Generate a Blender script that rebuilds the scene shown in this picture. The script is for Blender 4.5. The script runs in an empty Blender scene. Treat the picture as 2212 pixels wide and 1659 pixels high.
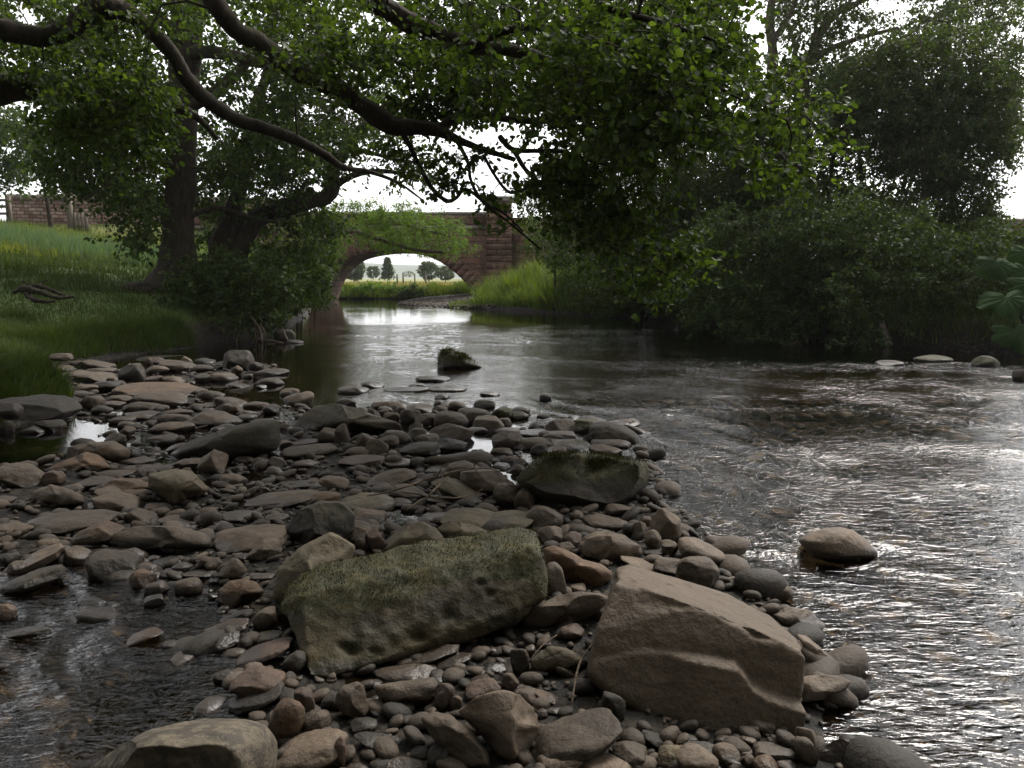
import bpy, bmesh, math, random
import numpy as np
random.seed(7)
RNG = np.random.default_rng(7)
R = math.radians
SC = bpy.context.scene
COL = SC.collection

# ------------------------------------------------------------------ camera, sky, sun, exposure
CAM_H = 1.2
PITCH = R(7.6)
cd = bpy.data.cameras.new("camera")
cam = bpy.data.objects.new("camera", cd)
COL.objects.link(cam)
cam.location = (0, 0, CAM_H)
cam.rotation_euler = (R(90) - PITCH, 0, 0)
cd.sensor_width = 36
cd.lens = 28.0
cd.clip_start = 0.05
cd.clip_end = 6000
SC.camera = cam

SUN_EL, SUN_AZ = R(52), R(38)          # azimuth measured clockwise from +Y (ahead, to the right)
world = bpy.data.worlds.new("World")
SC.world = world
world.use_nodes = True
nt = world.node_tree
nt.nodes.clear()
sky = nt.nodes.new("ShaderNodeTexSky")
sky.sky_type = 'NISHITA'
sky.sun_disc = False
sky.sun_elevation = SUN_EL
sky.sun_rotation = SUN_AZ
sky.air_density = 1.0
sky.dust_density = 1.5
sky.ozone_density = 1.0
hs = nt.nodes.new("ShaderNodeHueSaturation")
hs.inputs['Saturation'].default_value = 0.05
hs.inputs['Value'].default_value = 1.0
bg = nt.nodes.new("ShaderNodeBackground")
bg.inputs['Strength'].default_value = 0.15
wo = nt.nodes.new("ShaderNodeOutputWorld")
nt.links.new(sky.outputs[0], hs.inputs['Color'])
nt.links.new(hs.outputs[0], bg.inputs['Color'])
nt.links.new(bg.outputs[0], wo.inputs['Surface'])

sd = bpy.data.lights.new("sun", 'SUN')
sd.energy = 2.0
sd.angle = R(22)
sd.color = (1.0, 0.95, 0.88)
sun = bpy.data.objects.new("sun", sd)
COL.objects.link(sun)
sun.location = (10, 10, 30)
sun.rotation_euler = (R(90) - SUN_EL, 0, math.pi - SUN_AZ)

SC.view_settings.view_transform = 'Standard'
SC.view_settings.look = 'None'
SC.view_settings.exposure = 1.28
SC.view_settings.gamma = 1.0
SC.render.engine = 'CYCLES'
SC.cycles.use_denoising = True
SC.cycles.max_bounces = 7
SC.cycles.diffuse_bounces = 3
SC.cycles.glossy_bounces = 3
SC.cycles.transmission_bounces = 4
SC.cycles.transparent_max_bounces = 8
SC.cycles.sample_clamp_indirect = 4.0

# ------------------------------------------------------------------ picture <-> place
F = 1720.0                                # focal length in the 2212 px wide view used for tracing
cp, sp = math.cos(PITCH), math.sin(PITCH)
def ray(u, v):
    a, b = (u - 1106.0) / F, (829.5 - v) / F
    return np.array([a, cp + b * sp, -sp + b * cp])
def pt(u, v, Y):                          # point on the pixel's ray at distance Y ahead
    d = ray(u, v)
    k = Y / d[1]
    return np.array([d[0] * k, Y, CAM_H + d[2] * k])
def gnd(u, v, z=0.0):
    d = ray(u, v)
    k = (z - CAM_H) / d[2]
    return np.array([d[0] * k, d[1] * k, z])
def proj(P):
    P = np.atleast_2d(P)
    q = P - np.array([0, 0, CAM_H])
    dep = q[:, 1] * cp - q[:, 2] * sp
    up = q[:, 1] * sp + q[:, 2] * cp
    return 1106 + F * q[:, 0] / dep, 829.5 - F * up / dep

# ------------------------------------------------------------------ noise
def _hash(i, j, k, s):
    h = (i * 374761393 + j * 668265263 + k * 2147483647 + s * 974634777) & 0xffffffff
    h = ((h ^ (h >> 13)) * 1274126177) & 0xffffffff
    h = ((h ^ (h >> 16)) * 2246822519) & 0xffffffff
    return ((h ^ (h >> 15)) & 0xffff) / 32767.5 - 1.0
def noise(P, s=0):
    P = np.asarray(P, float)
    i = np.floor(P).astype(np.int64)
    f = P - i
    f = f * f * (3 - 2 * f)
    out = 0
    for a in (0, 1):
        wa = f[:, 0] if a else 1 - f[:, 0]
        for b in (0, 1):
            wb = f[:, 1] if b else 1 - f[:, 1]
            for c in (0, 1):
                wc = f[:, 2] if c else 1 - f[:, 2]
                out = out + wa * wb * wc * _hash(i[:, 0] + a, i[:, 1] + b, i[:, 2] + c, s)
    return out
def fbm(P, o=3, s=0, g=0.5):
    t, a = 0, 1.0
    for k in range(o):
        t = t + a * noise(P * (2.03 ** k), s + k)
        a *= g
    return t
def sm(x, a=0.0, b=1.0):
    t = np.clip((x - a) / (b - a), 0, 1)
    return t * t * (3 - 2 * t)

# ------------------------------------------------------------------ object helpers
def tag(o, label=None, cat=None, group=None, kind=None):
    if label: o["label"] = label
    if cat: o["category"] = cat
    if group: o["group"] = group
    if kind: o["kind"] = kind
    return o
def empty(name, loc, label=None, cat=None, group=None, kind=None):
    o = bpy.data.objects.new(name, None)
    o.empty_display_size = 0.2
    COL.objects.link(o)
    o.location = [float(c) for c in loc]
    return tag(o, label, cat, group, kind)
def mesh_data(name, V, faces, smooth=True, attrs=None):
    """faces: list of int arrays, each (n, k) with its own k"""
    me = bpy.data.meshes.new(name)
    V = np.asarray(V, np.float32)
    me.vertices.add(len(V))
    me.vertices.foreach_set("co", V.ravel())
    fl = [np.asarray(f, np.int32) for f in faces if len(f)]
    nl = sum(f.size for f in fl)
    nf = sum(len(f) for f in fl)
    me.loops.add(nl)
    me.loops.foreach_set("vertex_index", np.concatenate([f.ravel() for f in fl]))
    me.polygons.add(nf)
    sizes = np.concatenate([np.full(len(f), f.shape[1], np.int32) for f in fl])
    starts = np.concatenate([[0], np.cumsum(sizes)[:-1]]).astype(np.int32)
    me.polygons.foreach_set("loop_start", starts)
    if smooth:
        me.polygons.foreach_set("use_smooth", np.ones(nf, bool))
    me.update(calc_edges=True)
    if attrs:
        for k, a in attrs.items():
            at = me.attributes.new(k, 'FLOAT', 'POINT')
            at.data.foreach_set("value", np.asarray(a, np.float32))
    return me
def obj(name, me, mat=None, parent=None, loc=None):
    o = bpy.data.objects.new(name, me)
    COL.objects.link(o)
    if mat is not None and not me.materials:
        me.materials.append(mat)
    if parent is not None:
        o.parent = parent
    if loc is not None:
        o.location = [float(c) for c in loc]
    return o
def part(name, V, faces, mat, parent, smooth=True, attrs=None):
    """mesh given in world coordinates, stored relative to its parent Empty"""
    V = np.asarray(V, float) - np.array(parent.location)
    return obj(name, mesh_data(name, V, faces, smooth, attrs), mat, parent)

class MB:
    def __init__(s): s.v, s.q, s.t, s.n = [], [], [], 0
    def add(s, V, quads=None, tris=None):
        V = np.asarray(V, float)
        if quads is not None and len(quads): s.q.append(np.asarray(quads) + s.n)
        if tris is not None and len(tris): s.t.append(np.asarray(tris) + s.n)
        s.v.append(V); s.n += len(V)
    def box(s, x0, x1, y0, y1, z0, z1, jit=0.0):
        V = np.array([[x, y, z] for z in (z0, z1) for y in (y0, y1) for x in (x0, x1)], float)
        if jit: V += RNG.normal(0, jit, V.shape)
        s.add(V, [[0, 2, 3, 1], [4, 5, 7, 6], [0, 1, 5, 4], [2, 6, 7, 3], [0, 4, 6, 2], [1, 3, 7, 5]])
    def faces(s):
        f = []
        if s.q: f.append(np.concatenate(s.q))
        if s.t: f.append(np.concatenate(s.t))
        return f
    def V(s): return np.concatenate(s.v)

def catmull(P, n=6):
    P = np.asarray(P, float)
    Q = np.vstack([2 * P[0] - P[1], P, 2 * P[-1] - P[-2]])
    out = []
    for i in range(1, len(Q) - 2):
        for t in np.arange(n) / n:
            out.append(0.5 * ((2 * Q[i]) + (-Q[i - 1] + Q[i + 1]) * t + (2 * Q[i - 1] - 5 * Q[i] + 4 * Q[i + 1] - Q[i + 2]) * t * t
                              + (-Q[i - 1] + 3 * Q[i] - 3 * Q[i + 1] + Q[i + 2]) * t ** 3))
    out.append(P[-1])
    return np.array(out)
def tube(mb, P, sides=10, rough=0.12, seed=0, n=6, cap=True):
    """P: (k,4) x y z radius, a smooth tapered limb with an uneven surface"""
    C = catmull(P, n)
    c, r = C[:, :3], np.maximum(C[:, 3], 0.002)
    T = np.gradient(c, axis=0)
    T /= np.linalg.norm(T, axis=1)[:, None] + 1e-9
    ref = np.array([0.13, 0.9, 0.31])
    N = np.cross(T, ref); N /= np.linalg.norm(N, axis=1)[:, None] + 1e-9
    B = np.cross(T, N)
    a = np.arange(sides) / sides * 2 * math.pi
    ring = N[:, None, :] * np.cos(a)[None, :, None] + B[:, None, :] * np.sin(a)[None, :, None]
    V = (c[:, None, :] + ring * r[:, None, None])
    nn = noise((V / np.maximum(r.mean() * 1.4, 0.02)).reshape(-1, 3), seed) + .5 * noise((V / np.maximum(r.mean() * .5, 0.01)).reshape(-1, 3), seed + 3)
    V = V + ring * (nn.reshape(len(c), sides) * r[:, None] * rough)[:, :, None]
    V = V.reshape(-1, 3)
    m = len(c)
    i, j = np.meshgrid(np.arange(m - 1), np.arange(sides), indexing='ij')
    q = np.stack([i * sides + j, i * sides + (j + 1) % sides, (i + 1) * sides + (j + 1) % sides, (i + 1) * sides + j], -1).reshape(-1, 4)
    V = np.vstack([V, c[0], c[-1]])
    k = np.arange(sides)
    t = np.vstack([np.stack([np.full(sides, m * sides), (k + 1) % sides, k], -1),
                   np.stack([np.full(sides, m * sides + 1), (m - 1) * sides + k, (m - 1) * sides + (k + 1) % sides], -1)])
    mb.add(V, q, t)
    return c, r
def segs(mb, p0, p1, r0, r1, k=4):
    """many straight twig pieces at once"""
    p0, p1 = np.asarray(p0), np.asarray(p1)
    if not len(p0): return
    T = p1 - p0
    T /= np.linalg.norm(T, axis=1)[:, None] + 1e-9
    N = np.cross(T, np.array([0.2, 0.7, 0.4])); N /= np.linalg.norm(N, axis=1)[:, None] + 1e-9
    B = np.cross(T, N)
    a = np.arange(k) / k * 2 * math.pi
    ring = N[:, None, :] * np.cos(a)[None, :, None] + B[:, None, :] * np.sin(a)[None, :, None]
    V = np.concatenate([p0[:, None, :] + ring * np.asarray(r0)[:, None, None], p1[:, None, :] + ring * np.asarray(r1)[:, None, None]], 1)
    n = len(p0)
    base = np.arange(n)[:, None] * 2 * k
    j = np.arange(k)[None, :]
    q = np.stack([base + j, base + (j + 1) % k, base + k + (j + 1) % k, base + k + j], -1).reshape(-1, 4)
    mb.add(V.reshape(-1, 3), q)

# ------------------------------------------------------------------ materials
class NT:
    def __init__(s, name):
        s.m = bpy.data.materials.new(name); s.m.use_nodes = True
        s.t = s.m.node_tree; s.t.nodes.clear()
        s.out = s.n("ShaderNodeOutputMaterial")
    def n(s, t, **kw):
        x = s.t.nodes.new(t)
        for k, v in kw.items(): setattr(x, k, v)
        return x
    def l(s, a, b): s.t.links.new(a, b)
    def val(s, sock, v):
        if isinstance(v, (int, float, tuple)): sock.default_value = (*v, 1) if isinstance(v, tuple) and len(v) == 3 and sock.type == 'RGBA' else v
        else: s.l(v, sock)
    def coord(s, kind='Object', off=False):
        c = s.n("ShaderNodeTexCoord").outputs[kind]
        if off:
            oi = s.n("ShaderNodeObjectInfo")
            m = s.math('MULTIPLY', oi.outputs['Random'], 37.0)
            va = s.n("ShaderNodeVectorMath", operation='ADD')
            s.l(c, va.inputs[0]); s.l(m, va.inputs[1])
            return va.outputs[0]
        return c
    def math(s, op, a, b=0.0, clamp=False):
        x = s.n("ShaderNodeMath", operation=op, use_clamp=clamp)
        s.val(x.inputs[0], a); s.val(x.inputs[1], b)
        return x.outputs[0]
    def noise(s, vec, scale, detail=3, rough=0.55, dist=0.0):
        x = s.n("ShaderNodeTexNoise")
        s.l(vec, x.inputs['Vector'])
        x.inputs['Scale'].default_value = scale; x.inputs['Detail'].default_value = detail
        x.inputs['Roughness'].default_value = rough; x.inputs['Distortion'].default_value = dist
        return x.outputs['Fac']
    def ramp(s, fac, *stops):
        x = s.n("ShaderNodeValToRGB")
        s.l(fac, x.inputs[0])
        e = x.color_ramp.elements
        while len(e) < len(stops): e.new(0.5)
        for k, (p, c) in enumerate(stops):
            e[k].position = p
            e[k].color = (*c, 1) if isinstance(c, tuple) else (c, c, c, 1)
        return x.outputs[0]
    def mix(s, fac, a, b, mode='MIX'):
        x = s.n("ShaderNodeMix", data_type='RGBA', blend_type=mode)
        s.val(x.inputs[0], fac); s.val(x.inputs[6], a); s.val(x.inputs[7], b)
        return x.outputs[2]
    def bump(s, h, strength=0.5, dist=0.02, normal=None):
        x = s.n("ShaderNodeBump")
        s.l(h, x.inputs['Height']); s.val(x.inputs['Strength'], strength)
        x.inputs['Distance'].default_value = dist
        if normal is not None: s.l(normal, x.inputs['Normal'])
        return x.outputs[0]
    def attr(s, name):
        return s.n("ShaderNodeAttribute", attribute_name=name).outputs['Fac']
    def bsdf(s, color, rough=0.8, normal=None, spec=0.3):
        b = s.n("ShaderNodeBsdfPrincipled")
        s.val(b.inputs['Base Color'], color); s.val(b.inputs['Roughness'], rough)
        s.val(b.inputs['Specular IOR Level'], spec)
        if normal is not None: s.l(normal, b.inputs['Normal'])
        return b.outputs[0]
    def done(s, sh):
        s.l(sh, s.out.inputs['Surface']); return s.m

def mat_stone(name, c0, c1, spot=None, grain=1.0, big=1.0, wet=True):
    c0, c1 = [(r_ * .70, g_ * .66, b_ * .60) for r_, g_, b_ in (c0, c1)]
    t = NT(name)
    co = t.coord('Object', True)
    a = t.noise(co, 5.0 * big, 4, 0.6)
    base = t.ramp(a, (0.32, c0), (0.68, c1))
    g = t.noise(co, 70, 3, 0.6)
    base = t.mix(0.55 * grain, base, t.ramp(g, (0.3, 0.55), (0.7, 1.35)), 'MULTIPLY')
    oi = t.n("ShaderNodeObjectInfo").outputs['Random']
    base = t.mix(1.0, base, t.ramp(oi, (0.0, (0.72, 0.7, 0.68)), (0.5, (1.0, 0.97, 0.93)), (1.0, (1.28, 1.22, 1.15))), 'MULTIPLY')
    if spot:
        s1 = t.noise(co, 26, 5, 0.75)
        base = t.mix(t.ramp(s1, (0.47, 0.0), (0.53, 1.0)), base, spot)
    # thin bedding lines and small dark pits
    w = t.n("ShaderNodeTexWave"); w.bands_direction = 'Z'
    t.l(co, w.inputs['Vector']); w.inputs['Scale'].default_value = 7; w.inputs['Distortion'].default_value = 7; w.inputs['Detail'].default_value = 3
    base = t.mix(0.05 if big < 1 else 0.14, base, w.outputs['Color'], 'OVERLAY')
    pit = t.n("ShaderNodeTexVoronoi"); pit.inputs['Scale'].default_value = 38
    t.l(co, pit.inputs['Vector'])
    pm = t.ramp(pit.outputs['Distance'], (0.06, 0.35), (0.16, 1.0))
    base = t.mix(0.45, base, pm, 'MULTIPLY')
    moss = t.attr('moss')
    mn = t.noise(co, 30, 4, 0.7)
    mf = t.math('MULTIPLY', moss, t.ramp(mn, (0.3, 0.35), (0.6, 1.0)), True)
    mc = t.ramp(t.noise(co, 14, 4, 0.7), (0.3, (0.009, 0.010, 0.002)), (0.5, (0.028, 0.028, 0.005)), (0.68, (0.060, 0.046, 0.010)))
    base = t.mix(mf, base, mc)
    rough = 0.72
    if wet:
        geo = t.n("ShaderNodeNewGeometry")
        sx = t.n("ShaderNodeSeparateXYZ"); t.l(geo.outputs['Position'], sx.inputs[0])
        wn = t.noise(geo.outputs['Position'], 9, 2)
        hz = t.math('ADD', sx.outputs[2], t.math('MULTIPLY', wn, -0.05))
        wf = t.ramp(hz, (0.0, 1.0), (0.022, 0.0))
        base = t.mix(t.math('MULTIPLY', wf, 0.62), base, (0.012, 0.009, 0.007))
        rough = t.math('SUBTRACT', 0.74, t.math('MULTIPLY', wf, 0.36))
    h = t.math('ADD', t.math('MULTIPLY', t.noise(co, 22, 4, 0.6), 0.8), t.math('MULTIPLY', t.noise(co, 110, 3, 0.6), 0.2))
    h = t.math('ADD', h, t.math('MULTIPLY', t.ramp(pit.outputs['Distance'], (0.04, 0.0), (0.14, 1.0)), 0.08))
    nb = t.bump(h, 0.55 * grain, 0.02)
    return t.done(t.bsdf(base, rough, nb, 0.35))

M = {}
M['grey'] = mat_stone('stone_grey_brown', (0.056, 0.044, 0.032), (0.098, 0.077, 0.057))
M['brown'] = mat_stone('stone_warm_brown', (0.078, 0.050, 0.030), (0.122, 0.081, 0.050))
M['red'] = mat_stone('stone_reddish', (0.062, 0.043, 0.033), (0.098, 0.069, 0.053))
M['pale'] = mat_stone('stone_pale', (0.100, 0.079, 0.060), (0.150, 0.121, 0.094))
M['olive'] = mat_stone('stone_olive', (0.068, 0.057, 0.034), (0.110, 0.092, 0.056))
M['dark'] = mat_stone('stone_dark', (0.020, 0.017, 0.012), (0.042, 0.034, 0.024))
M['lichen'] = mat_stone('stone_lichen', (0.15, 0.130, 0.095), (0.21, 0.185, 0.14), spot=(0.045, 0.036, 0.026))
M['slab'] = mat_stone('stone_slab', (0.070, 0.054, 0.038), (0.105, 0.083, 0.060), big=0.6)

def mat_bark(name, c0, c1):
    t = NT(name)
    co = t.coord('Object')
    mp = t.n("ShaderNodeMapping"); mp.inputs['Scale'].default_value = (1, 1, 0.3)
    t.l(co, mp.inputs[0])
    a = t.noise(mp.outputs[0], 14, 4, 0.65)
    b = t.noise(co, 2.2, 3)
    base = t.ramp(a, (0.3, c0), (0.7, c1))
    base = t.mix(t.ramp(b, (0.5, 0.0), (0.75, 0.5)), base, (0.03, 0.035, 0.012))
    return t.done(t.bsdf(base, 0.9, t.bump(a, 0.9, 0.03), 0.15))
M['bark'] = mat_bark('bark_dark', (0.014, 0.011, 0.008), (0.045, 0.035, 0.026))
M['bark_grey'] = mat_bark('bark_grey', (0.05, 0.04, 0.03), (0.13, 0.10, 0.08))
M['twig'] = mat_bark('driftwood_bark', (0.07, 0.05, 0.038), (0.16, 0.12, 0.09))

def mat_leaf(name, c0, c1, c2, trans=0.45, rough=0.45):
    c0, c1, c2 = [tuple(x * .82 for x in c) for c in (c0, c1, c2)]
    t = NT(name)
    geo = t.n("ShaderNodeNewGeometry")
    r = geo.outputs['Random Per Island']
    base = t.ramp(r, (0.0, c0), (0.6, c1), (1.0, c2))
    cl = t.noise(geo.outputs['Position'], 0.9, 2)
    base = t.mix(0.5, base, t.ramp(cl, (0.3, 0.6), (0.7, 1.4)), 'MULTIPLY')
    d = t.bsdf(base, rough + .1, None, 0.2)
    tr = t.n("ShaderNodeBsdfTranslucent")
    yel = t.mix(1.0, base, (1.5, 1.45, 0.45), 'MULTIPLY')
    t.l(yel, tr.inputs['Color'])
    mx = t.n("ShaderNodeMixShader"); mx.inputs[0].default_value = trans
    t.l(d, mx.inputs[1]); t.l(tr.outputs[0], mx.inputs[2])
    return t.done(mx.outputs[0])
M['leaf_near'] = mat_leaf('leaf_alder', (0.024, 0.042, 0.011), (0.045, 0.078, 0.018), (0.078, 0.122, 0.028), 0.5)
M['leaf_mid'] = mat_leaf('leaf_mid_green', (0.022, 0.042, 0.011), (0.04, 0.07, 0.018), (0.066, 0.10, 0.025))
M['leaf_dark'] = mat_leaf('leaf_dark_green', (0.018, 0.032, 0.009), (0.034, 0.056, 0.016), (0.060, 0.088, 0.028), 0.4, .55)
M['leaf_ash'] = mat_leaf('leaf_ash', (0.034, 0.054, 0.022), (0.055, 0.082, 0.036), (0.08, 0.11, 0.05), 0.45)
M['leaf_bright'] = mat_leaf('leaf_bright', (0.06, 0.12, 0.02), (0.10, 0.18, 0.03), (0.15, 0.23, 0.05), 0.45)
M['leaf_big'] = mat_leaf('leaf_butterbur', (0.022, 0.046, 0.012), (0.03, 0.06, 0.016), (0.038, 0.07, 0.02), 0.3, 0.75)
M['grass'] = mat_leaf('grass_blades', (0.028, 0.048, 0.010), (0.045, 0.075, 0.016), (0.08, 0.105, 0.028), 0.35, 0.6)
M['grass_tall'] = mat_leaf('grass_tall', (0.05, 0.085, 0.016), (0.085, 0.13, 0.024), (0.15, 0.19, 0.05), 0.4, 0.6)
M['meadow'] = mat_leaf('meadow_blades', (0.10, 0.13, 0.02), (0.16, 0.20, 0.035), (0.24, 0.25, 0.07), 0.4, 0.6)  # lighter blade colour stands in for sunlight on the upper left bank
M['rush'] = mat_leaf('rush_blades', (0.06, 0.11, 0.06), (0.09, 0.15, 0.09), (0.13, 0.19, 0.12), 0.35, 0.6)
M['hay'] = mat_leaf('hay_blades', (0.16, 0.15, 0.06), (0.24, 0.21, 0.09), (0.32, 0.27, 0.13), 0.3, 0.7)
M['moss'] = mat_leaf('moss_tufts', (0.013, 0.011, 0.003), (0.030, 0.032, 0.005), (0.066, 0.068, 0.012), 0.2, 0.8)
M['hill_leaf'] = mat_leaf('far_leaf', (0.06, 0.09, 0.05), (0.08, 0.11, 0.06), (0.10, 0.13, 0.07), 0.3)

# ------------------------------------------------------------------ the lie of the land
LB = np.array([(-5, -4.0), (3, -4.0), (5, -4.1), (6.6, -4.1), (7.6, -4.25), (8.4, -5.0), (9.5, -6.1), (12, -6.1), (13, -5.7), (14.4, -5.5), (15.5, -5.1), (18, -5.3),
               (21, -5.9), (26, -6.6), (35, -8.8), (38, -9.5), (43, -9.6), (45, -40), (60, -60)])
RB = np.array([(-5, 14), (5, 11.5), (10, 9.6), (12.3, 8.0), (14.8, 5.8), (18, 5.4), (23, 4.5), (25, 2.8), (27.8, 0.9), (31, -1.0), (33, -3.0), (36, -5.0), (40, -5.6), (44.5, -5.2), (60, -5)])
BARV = [(1930, 1760), (1840, 1640), (1745, 1520), (1700, 1330), (1560, 1235), (1500, 1130), (1420, 1080), (1400, 950), (1330, 908), (1130, 890),
        (1000, 880), (830, 872), (700, 880), (640, 862), (560, 880), (450, 900), (430, 860), (500, 810), (600, 790), (420, 766), (200, 772), (40, 800),
        (-150, 830), (40, 900), (150, 905), (250, 920), (200, 960), (140, 990), (30, 1000), (-300, 1010), (-330, 1220), (0, 1230), (200, 1210), (380, 1260), (520, 1290),
        (450, 1400), (520, 1500), (480, 1560), (300, 1659), (150, 1780)]
BAR = np.array([gnd(u, v)[:2] for u, v in BARV])
def poly_sd(P, poly):
    """signed distance, positive inside"""
    x, y = P[:, 0], P[:, 1]
    inside = np.zeros(len(P), bool)
    dmin = np.full(len(P), 1e9)
    n = len(poly)
    for i in range(n):
        x0, y0 = poly[i]; x1, y1 = poly[(i + 1) % n]
        c = ((y0 > y) != (y1 > y)) & (x < (x1 - x0) * (y - y0) / (y1 - y0 + 1e-12) + x0)
        inside ^= c
        dx, dy = x1 - x0, y1 - y0
        t = np.clip(((x - x0) * dx + (y - y0) * dy) / (dx * dx + dy * dy + 1e-12), 0, 1)
        dmin = np.minimum(dmin, np.hypot(x - x0 - t * dx, y - y0 - t * dy))
    return np.where(inside, dmin, -dmin)
def land(x, y):
    x = np.atleast_1d(np.asarray(x, float)); y = np.atleast_1d(np.asarray(y, float))
    P3 = np.stack([x, y, np.zeros_like(x)], -1)
    n1 = fbm(P3 * 0.9, 3, 11); n2 = fbm(P3 * 3.1, 2, 17)
    tl = np.interp(y, LB[:, 0], LB[:, 1]) - x
    tr = x - np.interp(y, RB[:, 0], RB[:, 1])
    bed = -0.20 - 0.10 * sm(y, 6, 20) + 0.03 * n1 + 0.02 * n2
    near = y < 15
    sd = np.full(len(x), -1.0)
    if near.any():
        sd[near] = poly_sd(np.stack([x[near], y[near]], -1), BAR)
    barz = -0.005 + 0.035 * n1 + 0.02 * n2 + 0.02 * sm(4.2 - y, 0, 2.0) * sm(x, -1.2, 0.2)
    k = sm(sd, -0.45, 0.12)
    z = bed * (1 - k) + barz * k
    # left bank
    stp = sm(tl, -0.15, 0.35)
    zl = 0.36 * stp + 0.13 * np.maximum(tl, 0) + 0.05 * np.clip(y - 10, -6, 30) * sm(tl, 0, 1.5) + 0.05 * n1 * sm(tl, 0, 1)
    zl = np.where(y > 37.5, np.minimum(zl, 4.2), zl)
    meadow = 0.42 + 0.05 * n1
    far = sm(y, 45.0, 46.5)
    kl = sm(tl, -0.2, 0.05)
    z = z * (1 - kl) + zl * kl
    # right bank (a low shingle spit near the bridge)
    gr = sm(y, 27, 31)
    zr = (0.45 * sm(tr, -0.1, 0.6) + 0.12 * np.maximum(tr, 0)) * (1 - gr) + (0.09 * np.clip(tr, 0, 5) + 0.35 * sm(tr, 4.0, 6.0) + 0.1 * np.clip(tr - 5.5, 0, 12)) * gr
    zr = zr + 1.0 * np.exp(-(((x - 2.2) / 2.3) ** 2 + ((y - 32.0) / 2.6) ** 2))
    zr = np.minimum(zr, 2.2) + 0.03 * n1
    kr = sm(tr, -0.3, 0.05)
    z = z * (1 - kr) + zr * kr
    z = z * (1 - far) + meadow * far
    zh = np.where((x < -11), 3.9, 0)                   # road embankment left of the bridge
    emb = sm(y, 36, 40) * (1 - sm(y, 47, 52)) * sm(-x, 10.5, 13)
    z = z * (1 - emb) + np.maximum(z, 3.9) * emb
    return z
def landz(x, y): return float(land(x, y)[0])

def ground():
    nx, ny = 620, 760
    tx = np.linspace(-1, 1, nx); xs = 5.5 * np.sinh(tx * 5.3)
    ty = np.linspace(0, 1, ny); ys = -6 + 5.0 * np.sinh(ty * 5.6)
    X, Y = np.meshgrid(xs, ys)
    x, y = X.ravel(), Y.ravel()
    z = land(x, y)
    tl = np.interp(y, LB[:, 0], LB[:, 1]) - x
    tr = x - np.interp(y, RB[:, 0], RB[:, 1])
    gr = sm(y, 27, 31) * (1 - sm(y, 44.5, 46))
    g = np.maximum(sm(tl, 0.0, 0.3), sm(tr, 0.2, 0.6) * (1 - gr) + gr * sm(tr, 4.2, 5.5))
    g = np.maximum(g, sm(y, 45.5, 46.2))
    hay = np.maximum(sm(y, 47, 50), 0.75 * sm(y, 28, 36) * sm(tl, 4, 8))
    V = np.stack([x, y, z], -1)
    i, j = np.meshgrid(np.arange(ny - 1), np.arange(nx - 1), indexing='ij')
    q = np.stack([i * nx + j, i * nx + j + 1, (i + 1) * nx + j + 1, (i + 1) * nx + j], -1).reshape(-1, 4)
    t = NT('ground_material')
    geo = t.n("ShaderNodeNewGeometry"); pos = geo.outputs['Position']
    vo = t.n("ShaderNodeTexVoronoi"); t.l(pos, vo.inputs['Vector']); vo.inputs['Scale'].default_value = 16
    vo2 = t.n("ShaderNodeTexVoronoi"); t.l(pos, vo2.inputs['Vector']); vo2.inputs['Scale'].default_value = 45
    peb = t.ramp(vo.outputs['Color'], (0.1, (0.010, 0.008, 0.004)), (0.5, (0.020, 0.015, 0.008)), (0.9, (0.036, 0.027, 0.015)))
    silt = t.ramp(t.noise(pos, 1.7, 4, 0.6), (0.35, 1.25), (0.65, 0.5))
    peb = t.mix(1.0, peb, silt, 'MULTIPLY')
    peb = t.mix(1.0, peb, t.ramp(vo.outputs['Distance'], (0.25, 1.0), (0.6, 0.25)), 'MULTIPLY')
    gcol = t.ramp(t.noise(pos, 2.5, 5, 0.65), (0.3, (0.030, 0.045, 0.010)), (0.55, (0.055, 0.085, 0.018)), (0.75, (0.085, 0.11, 0.03)))
    hcol = t.ramp(t.noise(pos, 1.2, 5, 0.65), (0.3, (0.09, 0.12, 0.025)), (0.6, (0.19, 0.18, 0.06)), (0.8, (0.26, 0.22, 0.1)))
    gcol = t.mix(t.attr('hay'), gcol, hcol)
    soil = t.ramp(t.noise(pos, 8, 4, 0.6), (0.3, (0.018, 0.013, 0.009)), (0.7, (0.055, 0.04, 0.028)))
    sx = t.n("ShaderNodeSeparateXYZ"); t.l(geo.outputs['Normal'], sx.inputs[0])
    steep = t.ramp(sx.outputs[2], (0.72, 1.0), (0.9, 0.0))
    gcol = t.mix(steep, gcol, soil)
    c = t.mix(t.attr('grass'), peb, gcol)
    h = t.math('SUBTRACT', 1.0, t.math('ADD', vo.outputs['Distance'], t.math('MULTIPLY', vo2.outputs['Distance'], 0.4)))
    nb = t.bump(h, 0.7, 0.03)
    m = t.done(t.bsdf(c, 0.8, nb, 0.25))
    o = obj('ground', mesh_data('ground', V, [q], True, {'grass': g, 'hay': hay}), m)
    tag(o, kind='structure')
ground()

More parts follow.
